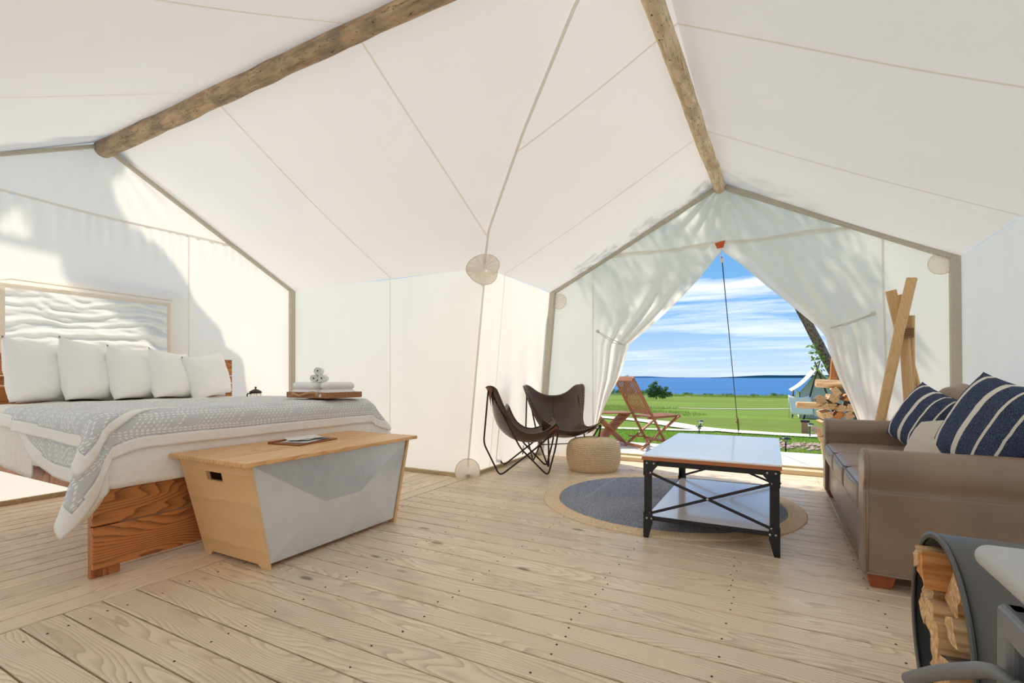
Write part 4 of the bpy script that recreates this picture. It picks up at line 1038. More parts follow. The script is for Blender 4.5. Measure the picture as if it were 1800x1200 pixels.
# back: arched cushions
def backshape(yc, wd, hgt, nm, x0=.98, th=.30, parent=sofa):
    b = MB()
    def outline(t): # arched top
        return hgt*(1-.16*abs(2*t-1)**2.6)
    def fn(side):
        def f(u, v):
            y = lerp(yc-wd/2, yc+wd/2, u); z = lerp(.42, outline(u), v)
            e = (max(0, 1-abs(2*u-1)**5)**.5)*(max(0, 1-abs(2*v-1)**5)**.5)
            xc = x0+th*.5+.10*v
            return Vector((xc+side*th*.5*e*(1-.15*v), y, z))
        return f
    for sd in (-1, 1): b.grid(fn(sd), 18, 18)
    return part(b, nm, M['sofa'], parent, weld=True)
wd = (Y1-Y0-.20)/3
part(MB().box((XB-.06, (Y0+Y1)/2, .50), (.12, Y1-Y0-.10, .80)), 'back_frame', M['sofa'], sofa, bevel=.03, seg=3)
for i in range(3): backshape(Y0+.10+wd*(i+.5), wd, 1.0, 'back_cushion')
for xx in (XF+.075, XB-.07):
    for yy in (Y0+.065, Y1-.065):
        b = MB(); vs = [(xx+a*.062*k, yy+c_*.045*k, z) for k, z in ((.68, .0), (1, .078)) for a, c_ in ((-1, -1), (1, -1), (1, 1), (-1, 1))]
        b.add(vs, [(3, 2, 1, 0), (4, 5, 6, 7)]+[(i, (i+1) % 4, 4+(i+1) % 4, 4+i) for i in range(4)]); part(b, 'leg', M['legwood'], sofa, bevel=.003)
def throw(name, c, w_, h, t, m, label, group, rz, rx, ry, seed=0, pinch=.06):
    b = pillow_mesh(w_, h, t, 26, pinch, .004, seed); o = b.build(name, m, None, weld=False); tag(o, label, 'cushion', group)
    o.matrix_world = Matrix.Translation(c) @ Matrix.Rotation(math.radians(rz), 4, 'Z') @ Matrix.Rotation(math.radians(rx), 4, 'X') @ Matrix.Rotation(math.radians(ry), 4, 'Y'); return o
throw('throw_cushion', (.95, 4.47, .745), .52, .46, .19, M['stripe'], 'navy cushion with cream stripes at the far end of the sofa, by the lashed poles', 'striped navy cushions', 110, 24, -16, 1)
throw('throw_cushion', (.98, 3.34, .785), .52, .52, .22, M['stripe'], 'large navy striped cushion at the near end of the sofa, cut by the picture edge', 'striped navy cushions', 112, 22, -14, 7)
throw('lumbar_cushion', (.86, 3.58, .66), .50, .33, .18, M['cream'], 'small plain cream lumbar cushion between the two navy ones', None, 112, 30, 8, 3)

# ---------------- lashed pole tripod
tri = empty('pole_tripod', (1.05, 5.45, 0), label='peeled wooden poles lashed together with twine standing behind the sofa', cat='decoration')
def split_pole(a, b_, w_, t_):
    a = Vector(a); b_ = Vector(b_); n_ = 14; x = (b_-a).normalized(); ref = Vector((.9, -.35, 0)); y_ = (ref-x*ref.dot(x)).normalized(); z_ = x.cross(y_); g = MB(); vs = []
    for i in range(n_+1):
        p = a.lerp(b_, i/n_); k = 1+.07*nz(p, 2.2); o_ = Vector((nz(p, 1.7), nz(p+Vector((3, 0, 0)), 1.7), 0))*.012
        for yy, zz in ((-.5, -.30), (-.36, -.5), (.36, -.5), (.5, -.30), (.5, .3), (.3, .5), (-.3, .5), (-.5, .3)): vs.append(p+o_+y_*yy*w_*k+z_*zz*t_*k)
    fs = [(i*8+k, i*8+(k+1) % 8, (i+1)*8+(k+1) % 8, (i+1)*8+k) for i in range(n_) for k in range(8)]+[tuple(range(7, -1, -1)), tuple(n_*8+k for k in range(8))]
    g.add(vs, fs); return g
for a, b_, w_ in (((.725, 5.33, .0), (1.095, 5.50, 1.93), .075), ((1.36, 5.74, 0), (.955, 5.55, 1.84), .078), ((1.05, 5.22, 0), (1.06, 5.62, 1.80), .072), ((1.13, 5.72, 0), (1.09, 5.53, 1.60), .07)):
    part(split_pole(a, b_, w_, .05), 'pole', M['peeled'], tri)
lb = MB()
for k in range(5):
    zz = 1.405+.017*k; lb.tube(roundpath([(.99, 5.43, zz), (1.105, 5.475, zz+.006), (1.115, 5.60, zz+.01), (.99, 5.59, zz+.004)], .03, 4, True), .009, 8, closed=True)
part(lb, 'twine_lashing', M['twine'], tri)

# ---------------- firewood
FWN = {}
def firewood_mesh(i, L=.34, R=.06, bark=True, m=None):
    r_ = random.Random(i*17+3); b = MB(); n_ = 7
    typ = i % 4
    if typ == 0: sec = [(-.9, -.6, 0), (.9, -.55, 1), (.75, .1, 1), (.1, .95, 0)]
    elif typ == 1: sec = [(-1, -.7, 0), (.9, -.8, 0), (1, .5, 0), (-.7, .75, 0)]
    elif typ == 2: sec = [(-1, -.3, 0), (-.2, -.95, 1), (.7, -.75, 1), (1, .0, 0), (.1, .9, 0)]
    else: sec = [(-.8, -.9, 1), (.3, -1, 1), (.95, -.1, 0), (.2, .9, 0), (-.9, .5, 0)]
    P = []
    for k in range(len(sec)):
        a, c_, f = sec[k]; d_, e_, g_ = sec[(k+1) % len(sec)]
        for q in range(2): P.append((lerp(a, d_, q/2)+r_.uniform(-.05, .05), lerp(c_, e_, q/2)+r_.uniform(-.09, .09), f))
    ns_ = len(P); vs = []
    for j in range(n_+1):
        x = (j/n_-.5)*L
        for k, (a, c_, f) in enumerate(P):
            s = 1+.07*nz((k*1.3, j*.5+i*3, i), 1); ends = .005*r_.uniform(-1, 1) if j in (0, n_) else 0
            vs.append((x+ends, a*R*s, c_*R*s))
    fs, mi = [], []
    b.v = vs
    for j in range(n_):
        for k in range(ns_):
            b.f.append((j*ns_+k, j*ns_+(k+1) % ns_, (j+1)*ns_+(k+1) % ns_, (j+1)*ns_+k)); b.mi.append(1 if (P[k][2] and bark) else 0); b.sm.append(False)
    b.f += [tuple(range(ns_-1, -1, -1)), tuple(n_*ns_+k for k in range(ns_))]; b.mi += [0, 0]; b.sm += [False, False]
    return b
def firewood(i, loc, rot, R, L, label, group, m='split'):
    b = firewood_mesh(i, L, R); o = b.build('firewood_log', [M[m], M['bark']], None); o.location = loc; o.rotation_euler = rot; tag(o, label, 'log', group); return o

# ---------------- log rack
RK = (.42, 1.80, .300); RR = .292
rack = empty('log_rack', (RK[0]+.2, RK[1], 0), label='black steel hoop log holder filled with split firewood beside the stove', cat='log holder')
def hoop(r0, r1, x0, x1, name, m):
    b = MB(); seg = 72
    for k in range(seg):
        a, c_ = 2*pi*k/seg, 2*pi*(k+1)/seg
        P = [(x, RK[1]+r*math.cos(t), RK[2]+r*math.sin(t)) for x in (x0, x1) for r in (r0, r1) for t in (a, c_)]
        # x0:r0a,r0c,r1a,r1c x1: 4..7
        b.add(P, [(0, 1, 3, 2), (4, 6, 7, 5), (0, 4, 5, 1), (2, 3, 7, 6)], 0, True)
    return part(b, name, m, rack, weld=True)
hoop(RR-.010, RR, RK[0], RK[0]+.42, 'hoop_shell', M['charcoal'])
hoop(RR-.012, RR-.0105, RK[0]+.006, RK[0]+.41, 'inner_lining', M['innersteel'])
hoop(RR-.014, RR+.003, RK[0]-.004, RK[0]+.004, 'front_rim', M['charcoal'])
part(MB().box((RK[0]+.2, RK[1]-.12, .006), (.36, .03, .012)).box((RK[0]+.2, RK[1]+.12, .006), (.36, .03, .012)), 'base_strip', M['charcoal'], rack)
lg = [  # (dy, dz, R, roll, type, colour, words)
 (.060, .190, .062, .2, 0, 'splitorange', 'small orange-brown split log with dark bark, topmost in the hoop'),
 (-.035, .150, .070, 2.1, 1, 'split', 'pale square-cut log just below the top one in the hoop'),
 (.165, .070, .072, 1.2, 3, 'split', 'upright wedge of pale wood touching the outer side of the hoop, upper part'),
 (.045, .050, .070, .0, 1, 'split', 'broad pale split log in the middle of the hoop, under the square one'),
 (-.085, .040, .060, .5, 2, 'split', 'short pale log against the stove side of the hoop'),
 (.180, -.055, .062, 2.8, 0, 'splitorange', 'brown wedge with a bark edge at mid height, outer side of the hoop'),
 (.060, -.070, .068, -.4, 2, 'split', 'log showing rough grey bark in the centre of the hoop'),
 (-.060, -.085, .064, .9, 1, 'split', 'blocky pale log with a cut face, centre of the stove side'),
 (-.175, -.030, .060, 1.9, 3, 'split', 'grey-barked log squeezed by the rim on the stove side'),
 (.150, -.165, .064, .3, 0, 'split', 'thin pointed pale wedge low on the outer side of the hoop'),
 (.035, -.190, .070, 1.5, 1, 'splitorange', 'bright orange split log with flat face near the bottom of the hoop'),
 (-.090, -.190, .068, 2.4, 0, 'splitorange', 'orange wedge leaning at the bottom, stove side of the hoop'),
 (.115, .215, .038, 1.1, 3, 'split', 'thin pale sliver wedged beside the topmost log in the hoop'),
 (-.110, .190, .050, 2.9, 1, 'split', 'small square pale log high in the hoop on the stove side'),
 (.215, .010, .045, .7, 1, 'split', 'small pale block against the outer side of the hoop at mid height'),
 (-.010, -.010, .045, 2.2, 2, 'splitorange', 'small orange stick filling the centre of the hoop'),
 (.100, -.245, .036, 1.8, 3, 'split', 'thin pale stick at the very bottom of the hoop'),
 (-.020, -.245, .040, .6, 1, 'split', 'flat pale piece at the very bottom of the hoop, stove side'),
 (-.215, -.100, .040, .9, 3, 'split', 'narrow pale wedge low against the stove side rim'),
 (-.165, .100, .050, .4, 2, 'split', 'thin stick of pale wood high on the stove side of the hoop'),
]
for i, (dy, dz, R, ro, ty_, m_, w_) in enumerate(lg):
    firewood(ty_+4*i, (RK[0]+.160+.018*((i*7) % 4-1), RK[1]+dy*.94, RK[2]+dz*.92), (ro, 0, .03*(i % 3-1)), R*.92, .34, w_, 'split logs in the steel hoop', m_)

# ---------------- stove
stv = empty('wood_stove', (.63, .92, 0), label='grey cast-iron wood stove cut off by the picture corner', cat='stove')
part(MB().box((.665, .93, .40), (.54, .56, .50)), 'body', M['stove'], stv, bevel=.03, seg=4)
part(MB().box((.675, .93, .705), (.66, .68, .045)), 'top_plate', M['stovelight'], stv, bevel=.022, seg=6)
part(MB().box((.675, .93, .665), (.58, .60, .04)), 'top_moulding', M['stove'], stv, bevel=.012, seg=3)
for a in (-1, 1):
    for c_ in (-1, 1): part(MB().lathe([(.022, 0), (.028, .02), (.02, .05), (.026, .16)], (.67+a*.2, .93+c_*.22, 0), 16), 'leg', M['stove'], stv)
dx, dy0, dy1, dz0, dz1 = .378, .68, 1.19, .20, .645
b = MB().box((dx, dy1-.028, (dz0+dz1)/2), (.045, .056, dz1-dz0)).box((dx, dy0+.028, (dz0+dz1)/2), (.045, .056, dz1-dz0)).box((dx, (dy0+dy1)/2, dz1-.028), (.0448, dy1-dy0, .056)).box((dx, (dy0+dy1)/2, dz0+.028), (.0448, dy1-dy0, .056))
door = part(b, 'door', M['stove'], stv, bevel=.014, seg=4)
sub(MB().box((dx+.008, (dy0+dy1)/2, (dz0+dz1)/2), (.006, dy1-dy0-.11, dz1-dz0-.11)), 'door_glass', M['glassdark'], stv, door)
hp = smoothp([(.365, 1.10, .53), (.335, 1.12, .545), (.315, 1.18, .51), (.29, 1.26, .455), (.262, 1.34, .39)], 6)
sub(MB().tube(hp, [.009+.005*min(1, i/10) for i in range(len(hp))], 12), 'handle', M['stove'], stv, door)
sub(MB().lathe([(.0, -.012), (.016, -.010), (.018, 0), (.016, .010), (0, .012)], (.358, 1.10, .53), 14, axis=Matrix.Rotation(pi/2, 3, 'Y')), 'handle_boss', M['stove'], stv, door)
for z in (.59, .575): sub(MB().lathe([(.006, 0), (.005, .004), (0, .006)], (.45+.0*z, dy1+.028, z), 10, axis=Matrix.Rotation(-pi/2, 3, 'X')), 'bolt', M['bolt'], stv, door)
# ================================================================ OUTDOORS
# lawn: falls gently from the deck to the shore
def gzl(d): return -.42-.033*max(0, d-9) if d < 232 else -7.8-(d-232)*.3
def lawnfn(u, v):
    y = 7.2+(v**2.2)*232; x = lerp(-1, 1, u)*(26+y*1.1)-3-.28*y
    z = gzl(y)+.08*nz((x*.12, y*.12, 0), 1)+.5*nz((x*.02, y*.02, 4), 1)*min(1, y/60)
    return Vector((x, y, z))
def ground_z(x, y): return gzl(y)+.08*nz((x*.12, y*.12, 0), 1)+.5*nz((x*.02, y*.02, 4), 1)*min(1, y/60)
lawn = MB().grid(lawnfn, 90, 90).build('lawn', M['lawn']); lawn['kind'] = 'structure'
yard = MB().grid(lambda u, v: Vector((lerp(-30, 30, u), lerp(-25, 7.3, v), -.46)), 12, 12).build('bounce_yard', M['gravel']); yard['kind'] = 'structure'  # unseen ground, made pale gravel to bounce neutral light onto the canvas
sea = MB().box((-1500, 4300, -8.0), (16000, 8200, .2)).build('sea', M['sea']); sea['kind'] = 'structure'
def far(name, m, pts, depth=200):
    b = MB(); vs = []; n_ = len(pts)
    for x, y, h in pts: vs += [(x, y, -8), (x*.999, y, -8+h), (x*1.03, y+depth, -8+h*.8), (x*1.03, y+depth, -8)]
    b.add(vs, [(4*i+k, 4*i+k+1, 4*i+5+k, 4*i+4+k) for i in range(n_-1) for k in range(3)]); o = b.build(name, m); o['kind'] = 'structure'; return o
def shore(dx0, dx1, D, h, seed, n_=60, taper=(1, 1)):
    pts = []
    for i in range(n_+1):
        t = i/n_; px = lerp(dx0, dx1, t); k = (px-900)/850; r = (-.474+k*.880, .880+k*.474)
        tp = min(1, t*8 if taper[0] else 1, (1-t)*8 if taper[1] else 1)
        pts.append((r[0]*D, r[1]*D, h*tp*(.75+.5*nz((t*9+seed, seed, 0), 1)+.12*nz((t*60, seed, 0), 1))+1))
    return pts
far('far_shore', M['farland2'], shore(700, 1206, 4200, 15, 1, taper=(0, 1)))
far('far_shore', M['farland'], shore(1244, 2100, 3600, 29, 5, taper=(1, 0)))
# gravel paths
def pathmesh(pts, wd, name, m, label, cat='path'):
    P = smoothp([(x, y, 0) for x, y in pts], 8); b = MB(); vs = []
    for i, p in enumerate(P):
        t = (P[min(i+1, len(P)-1)]-P[max(i-1, 0)]).normalized(); n_ = Vector((-t.y, t.x, 0)); w_ = wd*(1+.18*nz((i*.4, 2, 0), 1))
        for s in (-1, -.33, .33, 1): q = p+n_*s*w_/2; vs.append((q.x, q.y, ground_z(q.x, q.y)+.035))
    b.add(vs, [(4*i+k, 4*i+k+1, 4*i+5+k, 4*i+4+k) for i in range(len(P)-1) for k in range(3)], 0, True)
    o = b.build(name, m); o['kind'] = 'structure'; return o
pathmesh([(-12, 26), (-7, 21.5), (-4.2, 19.3), (-2.2, 16.6), (-.5, 15.6), (1.2, 15.4), (4, 15.6)], 1.25, 'gravel_path', M['gravel'], '')
pathmesh([(-10, 14.2), (-5, 14.6), (-2.8, 15.0), (-1.6, 15.5)], .7, 'gravel_path', M['gravel'], '')
pathmesh([(-22, 52), (-12, 44), (-4, 42), (3, 45)], .9, 'gravel_path', M['gravel'], '')
pathmesh([(-60, 92), (-42, 90), (-30, 86)], 2.2, 'gravel_path', M['gravel'], '')
# grass
def blades(name, m, n_, x0, x1, y0, y1, h0, h1, w_, seed, keep=None):
    r_ = random.Random(seed); b = MB(); vs = []; fs = []
    for i in range(n_):
        x = r_.uniform(x0, x1); y = r_.uniform(y0, y1)
        if keep and not keep(x, y): continue
        z = ground_z(x, y)-.02; h = r_.uniform(h0, h1); a = r_.uniform(0, 2*pi); dx, dy = math.cos(a)*w_, math.sin(a)*w_; lx, ly = r_.uniform(-.4, .4)*h, r_.uniform(-.4, .4)*h
        k = len(vs); vs += [(x-dx, y-dy, z), (x+dx, y+dy, z), (x+lx, y+ly, z+h)]; fs.append((k, k+1, k+2))
    b.add(vs, fs); o = b.build(name, m); tag(o, None, None, None, 'stuff'); return o
o = blades('grass', M['blade'], 26000, -5.5, 1.6, 7.7, 14.6, .04, .13, .006, 5, lambda x, y: abs(y-11.0) > .0 and not (y > 11.2 and y < 12.8 and x > -.8))
tag(o, 'short bright grass growing between the deck and the path', 'grass')
o = blades('grass', M['tallgrass'], 16000, -26, -3, 26, 46, .10, .2, .03, 8, lambda x, y: x < -y*.27+3+1.5*math.sin(y*.5)); tag(o, 'long pale meadow grass beyond the path', 'grass')
o = blades('grass', M['tallgrass'], 7000, -60, 60, 196, 226, .6, 1.5, .18, 9); tag(o, 'dark fringe of tall grass along the shore bank', 'grass')
# stones beside the deck
r_ = random.Random(12); b = MB()
for i in range(520):
    x = r_.uniform(-.9, 2.4); y = r_.uniform(11.2, 12.8)+.1*x; s = r_.uniform(.025, .07); z = ground_z(x, y)+s*.2
    T = [(1, 0, 0), (-1, 0, 0), (0, 1, 0), (0, -1, 0), (0, 0, 1), (0, 0, -1)]; k = [r_.uniform(.7, 1.2) for _ in range(6)]
    b.add([(x+t[0]*s*q, y+t[1]*s*q, z+t[2]*s*q*.6) for t, q in zip(T, k)], [(0, 2, 4), (2, 1, 4), (1, 3, 4), (3, 0, 4), (2, 0, 5), (1, 2, 5), (3, 1, 5), (0, 3, 5)], 0, True)
o = b.build('pebble_bed', M['stone']); tag(o, 'strip of brown and pale pebbles between lawn and deck', 'pebbles', None, 'stuff')
# path lights
def pathlight(x, y, h, label):
    z = ground_z(x, y); c = empty('path_light', (x, y, z), 0, label, 'garden light', 'black garden lights along the path')
    MB().tube([(0, 0, -.05), (0, 0, h)], .014, 8).build('stake', M['black'], c)
    MB().lathe([(.0, h), (.05, h), (.045, h+.05), (.06, h+.055)], seg=16).build('lens', M['steel'], c)
    MB().lathe([(.095, h+.05), (.09, h+.065), (.04, h+.085), (0, h+.09)], seg=20).build('cap', M['black'], c)
pathlight(-1.74, 13.9, .17, 'small black garden light by the path behind the coffee table')
pathlight(.22, 10.4, .25, 'pale-lensed garden light nearest the deck edge, at the pebbles')
pathlight(.875, 15.0, .30, 'black garden light at the path next to the woodpile')
pathlight(-1.95, 15.9, .22, 'farthest small garden light beside the pale path')
pb = empty('bollard', (.86, 16.9, ground_z(.86, 16.9)), 0, 'short dark square post on the grass behind the path', 'post')
MB().box((0, 0, .17), (.2, .2, .36)).build('body', M['tancord'], pb, bevel=.02); MB().box((0, 0, .37), (.24, .24, .06)).build('cap', M['black'], pb, bevel=.02)
# trees and shrubs: leaf clusters on real branches
def leafball(b, c, r, n_, s, rr, sq=1.):
    for _ in range(n_):
        d_ = Vector((rr.gauss(0, 1), rr.gauss(0, 1), rr.gauss(0, 1))).normalized()*r*(rr.random()**.4); p = Vector(c)+Vector((d_.x, d_.y, d_.z*sq))
        u = Vector((rr.uniform(-1, 1), rr.uniform(-1, 1), rr.uniform(-.6, .6))).normalized(); v = u.orthogonal().normalized(); a = s*rr.uniform(.6, 1.2)
        b.add([p-u*a, p-v*a*.45, p+u*a, p+v*a*.45], [(0, 1, 2, 3)])
def tree(name, base, trunk, r0, r1, balls, leaf, label, cat='tree', m='bark', s=.09, n_=420, seed=1, lm='leaf', group=None):
    rr = random.Random(seed); t = empty(name, base, 0, label, cat, group); P = smoothp([(p[0]-base[0], p[1]-base[1], p[2]-base[2]) for p in trunk], 8)
    b = MB().tube(P, [lerp(r0, r1, i/(len(P)-1)) for i in range(len(P))], 14)
    b.v = [tuple(Vector(p)+Vector((nz(p, 3), nz((p[1], p[0], p[2]), 3), 0))*r0*.3) for p in b.v]; b.build('trunk', M[m], t)
    bl = MB(); br = MB()
    for (x, y, z, r) in balls:
        q = Vector((x-base[0], y-base[1], z-base[2])); leafball(bl, q, r, int(n_*r*r), s, rr, .8)
        near = min(P, key=lambda k: (k-q).length+abs(k.z-q.z)*.3); mid = near.lerp(q, .5)+Vector((0, 0, .1*r)); kk = min(1, r*1.6); br.tube([near, mid, q], [r1*.8*kk, r1*.5*kk, r1*.2*kk], 6)
    br.build('branches', M[m], t); bl.build('foliage', M[lm], t)['kind'] = 'stuff'; return t
# leaning tree beside the door (its crown shades the front gable)
tree('leaning_tree', (1.62, 9.4, -.45), [(1.62, 9.4, -.45), (1.27, 9.35, .3), (.88, 9.3, 1.07), (.56, 9.25, 1.81), (-.1, 9.0, 3.2), (-1.1, 8.6, 4.9), (-2.1, 8.2, 6.3), (-3.0, 7.9, 7.6)], .085, .05,
     [(.62, 9.1, 1.36, .13), (.66, 9.1, 1.20, .11), (.58, 9.1, 1.50, .10), (-3.25, 7.75, 7.95, .40), (-2.75, 7.7, 7.5, .28), (-3.95, 7.75, 7.75, .42), (-3.5, 7.6, 7.1, .26), (-2.2, 7.6, 6.9, .4), (-4.5, 7.65, 7.2, .45), (-2.7, 7.5, 6.4, .3), (-3.5, 7.9, 8.9, .5), (-1.7, 7.4, 6.2, .4)], None,
     'rough-barked leaning tree just outside the door opening with a wisp of leaves', s=.045, n_=1700, seed=4)
# tree outside the bed gable, known by its shadow on the canvas
tree('shade_tree', (-7.0, 5.6, -.5), [(-7.0, 5.6, -.5), (-6.95, 4.7, 2.0), (-6.95, 3.80, 4.0), (-7.6, 3.55, 5.9), (-8.3, 3.55, 7.8), (-9.0, 3.5, 9.5)], .26, .17,
     [(-8.3, 3.7, 8.1, .38), (-8.1, 3.05, 7.5, .34), (-9.2, 2.9, 9.9, .7), (-7.5, 1.95, 5.8, .16)], None, 'large tree outside whose trunk shadows the bed gable', s=.12, n_=900, seed=9)
tree('small_pine', (-20.5, 99, ground_z(-20.5, 99)), [(-20.5, 99, -3.6), (-20.3, 99, -1.9), (-20.6, 99, .1)], .14, .06,
     [(-20.7, 99, -.1, .55), (-21.3, 99, -.9, .8), (-20.1, 99, -1.2, .8), (-21.9, 99, -1.9, .8), (-20.6, 99, -2.0, 1.0), (-19.2, 99, -1.9, .8), (-18.5, 99, -1.3, .5), (-18.0, 99, -2.4, .7), (-21.3, 99, -2.6, .9), (-19.3, 99, -2.7, .9)], None, 'small wind-shaped pine on the lawn in front of the water', m='bark', s=.2, n_=330, seed=6, lm='leafdark')
tree('small_pine', (-23.2, 87, ground_z(-23.2, 87)), [(-23.2, 87, -3.2), (-23.2, 87, -1), (-23.1, 87, 1.2)], .1, .04,
     [(-23.1, 87, 1.0, .4), (-23.6, 87, .5, .55), (-22.6, 87, .4, .5), (-23.2, 87, -.4, .7), (-23.9, 87, -1.3, .8), (-22.4, 87, -1.4, .8)], None, 'young pine whose tip rises just over the teak chair', m='bark', s=.2, n_=330, seed=16, lm='leafdark')
rr = random.Random(5)
for i in range(16):
    x = -64+i*8.2+rr.uniform(-2, 2); y = 212+rr.uniform(-6, 6); z = ground_z(x, y); h = rr.uniform(.9, 1.9)*(1.5 if x < -40 else 1)
    b = MB()
    for k in range(5): leafball(b, (rr.uniform(-2.6, 2.6), rr.uniform(-.8, .8), h*rr.uniform(.3, .7)), h*rr.uniform(.5, .9), 110, .32, rr, .7)
    c = empty('shore_shrub', (x, y, z), 0, 'low green shrub on the shore bank, number %d along it from the pine side' % (i+1), 'shrub', 'low shrubs along the shore bank'); b.build('foliage', M['leafdark'], c)['kind'] = 'stuff'
tree('broadleaf_shrub', (3.6, 30, ground_z(3.6, 30)), [(3.6, 30, -1.1), (3.6, 30, -.3), (3.5, 30, .9)], .1, .05, [(3.2, 30, 1.0, .55), (2.6, 30, .75, .45), (3.9, 30, .9, .7), (3.1, 30, .3, .6), (4.2, 30, .2, .8)], None,
     'bright green bush behind the neighbouring tent', 'shrub', s=.1, n_=500, seed=33)
# guy line from the ridge down to the ground
gl = empty('guy_line', (RB, YB+.05, 2.47), 0, 'thin dark guy line running from the door peak down to the lawn', 'rope')
part(MB().tube([(RB+.01, YB+.06, 2.42), (-.507, 9.0, .137)], .0055, 6), 'dark_rope', M['cord'], gl)
part(MB().tube([(-.507, 9.0, .137), (-.507, 9.75, -.44)], .0055, 6).tube(roundpath([(-.515, 8.62, .43), (-.49, 8.7, .34), (-.50, 8.98, .15)], .03), .01, 6), 'tan_cord', M['tancord'], gl)
part(MB().lathe([(.0, -.03), (.022, -.02), (.024, 0), (.022, .02), (0, .03)], (-.507, 8.78, .31), 10), 'slider', M['tancord'], gl)
part(MB().tube(roundpath([(RB, YB+.02, 2.50), (RB+.028, YB+.03, 2.49), (RB+.026, YB+.04, 2.40), (RB-.004, YB+.04, 2.395)], .012, 4, True), .0055, 8, closed=True).box((RB+.012, YB+.045, 2.375), (.03, .02, .05)), 'carabiner', M['chrome'], gl)
part(MB().tube([(-.507, 9.74, -.30), (-.507, 9.80, -.52)], .012, 8), 'ground_peg', M['chrome'], gl)

# ---------------- folding teak chair on the deck
DZ = .036
def teak_chair(loc, rz):
    c = empty('folding_chair', loc, rz, 'folding slatted teak chair on the deck just outside the door', 'chair')
    w2 = .235
    for s in (-1, 1):
        MB().beam((-.36, s*w2, 1.0), (.235, s*w2, .0), .022, .045, (0, 1, 0)).build('back_leg', M['teak'], c, bevel=.004)
        MB().beam((.42, s*(w2-.03), .46), (-.20, s*(w2-.03), .02), .022, .045, (0, 1, 0)).build('seat_leg', M['teak'], c, bevel=.004)
        MB().beam((-.08, s*(w2-.055), .435), (.44, s*(w2-.055), .455), .02, .035, (0, 1, 0)).build('seat_rail', M['teak'], c, bevel=.003)
    MB().beam((-.352, -w2-.01, .985), (-.352, w2+.01, .985), .022, .075, (.5, 0, .85)).build('top_rail', M['teak'], c, bevel=.006)
    MB().beam((-.075, -w2, .52), (-.075, w2, .52), .02, .05, (.5, 0, .85)).build('lower_back_rail', M['teak'], c, bevel=.004)
    for k in range(9):
        y = lerp(-w2+.045, w2-.045, k/8); MB().beam((-.345, y, .97), (-.08, y, .53), .010, .019, (0, 1, 0)).build('back_slat', M['teak'], c)
    for k in range(10):
        y = lerp(-w2+.05, w2-.05, k/9); MB().beam((-.07, y, .455), (.45, y, .473), .024, .012, (0, 0, 1)).build('seat_slat', M['teak'], c)
    MB().beam((.44, -w2+.03, .455), (.44, w2-.03, .455), .03, .03).build('front_rail', M['teak'], c)
    MB().beam((.16, -w2, .12), (.16, w2, .12), .02, .04).build('stretcher', M['teak'], c)
    MB().beam((-.17, -w2+.03, .045), (-.17, w2-.03, .045), .02, .04).build('stretcher', M['teak'], c)
    for s in (-1, 1): MB().beam((-.12, s*(w2-.015), .155), (.20, s*(w2-.015), .13), .018, .035, (0, 1, 0)).build('side_rail', M['teak'], c)
    return c
teak_chair((-1.60, 6.97, DZ), math.radians(48))
fs_ = empty('folding_footstool', (-2.16, 7.14, DZ), math.radians(35), 'slatted teak folding side table with crossed slatted legs beside the teak chair', 'table')
for k in range(11):
    y = lerp(-.20, .20, k/10)
    MB().beam((-.24, y, .46), (.20, y, .02), .017, .011, (0, 1, 0)).build('leg_slat', M['teak'], fs_)
    MB().beam((.24, y+.018, .46), (-.20, y+.018, .02), .017, .011, (0, 1, 0)).build('leg_slat', M['teak'], fs_)
    MB().box((0, lerp(-.21, .21, k/10), .478), (.56, .028, .014)).build('top_slat', M['teak'], fs_)
for x in (-.22, .22): MB().beam((x, -.22, .46), (x, .22, .46), .03, .02).build('top_batten', M['teak'], fs_)
for x in (-.19, .19): MB().beam((x, -.22, .03), (x, .22, .03), .035, .025).build('foot_rail', M['teak'], fs_)

# ---------------- woodpile on the deck
wp = empty('woodpile_stand', (.93, 7.05, DZ), 0, 'rough timber bracket under the outdoor woodpile', 'log holder')
part(MB().beam((.585, 6.90, DZ), (.555, 6.90, .28), .09, .07, (0, 1, 0)), 'leg', M['peeled'], wp, bevel=.01)
part(MB().beam((1.30, 6.90, DZ), (1.33, 6.90, .28), .09, .07, (0, 1, 0)), 'leg', M['peeled'], wp, bevel=.01)
part(MB().beam((.50, 6.92, .30), (1.42, 6.92, .30), .09, .06), 'beam', M['peeled'], wp, bevel=.01)
part(MB().beam((.50, 7.18, .30), (1.42, 7.18, .30), .09, .06), 'beam', M['peeled'], wp, bevel=.01)
part(MB().beam((.60, 7.18, DZ), (.57, 7.18, .28), .09, .07, (0, 1, 0)), 'leg', M['peeled'], wp, bevel=.01)
part(MB().beam((1.32, 7.18, DZ), (1.34, 7.18, .28), .09, .07, (0, 1, 0)), 'leg', M['peeled'], wp, bevel=.01)
rr = random.Random(21); k = 0
RW = ['lowest', 'second lowest', 'third', 'fourth', 'fifth', 'uppermost full']; CW = ['at the lawn-side end', 'second from the lawn side', 'third from the lawn side', 'in the middle', 'third from the curtain side', 'second from the curtain side', 'at the curtain-side end']
for rowi in range(6):
    z = .385+rowi*.098
    nlog = 7
    for j in range(nlog):
        x = .52+.125*j+rr.uniform(-.02, .02)+(0.04 if rowi % 2 else 0)+(.05 if rowi == 2 else 0)
        if rowi == 5 and j in (0,): continue
        firewood(rr.randrange(40), (x, 7.05+rr.uniform(-.03, .03), z+rr.uniform(-.008, .008)), (rr.uniform(0, 6.2), rr.uniform(-.05, .05), pi/2+rr.uniform(-.12, .12)), .056, .36, 'split log in the %s row of the outdoor woodpile, %s' % (RW[rowi], CW[j]), 'stacked logs outside', 'split' if rr.random() < .7 else 'splitorange'); k += 1
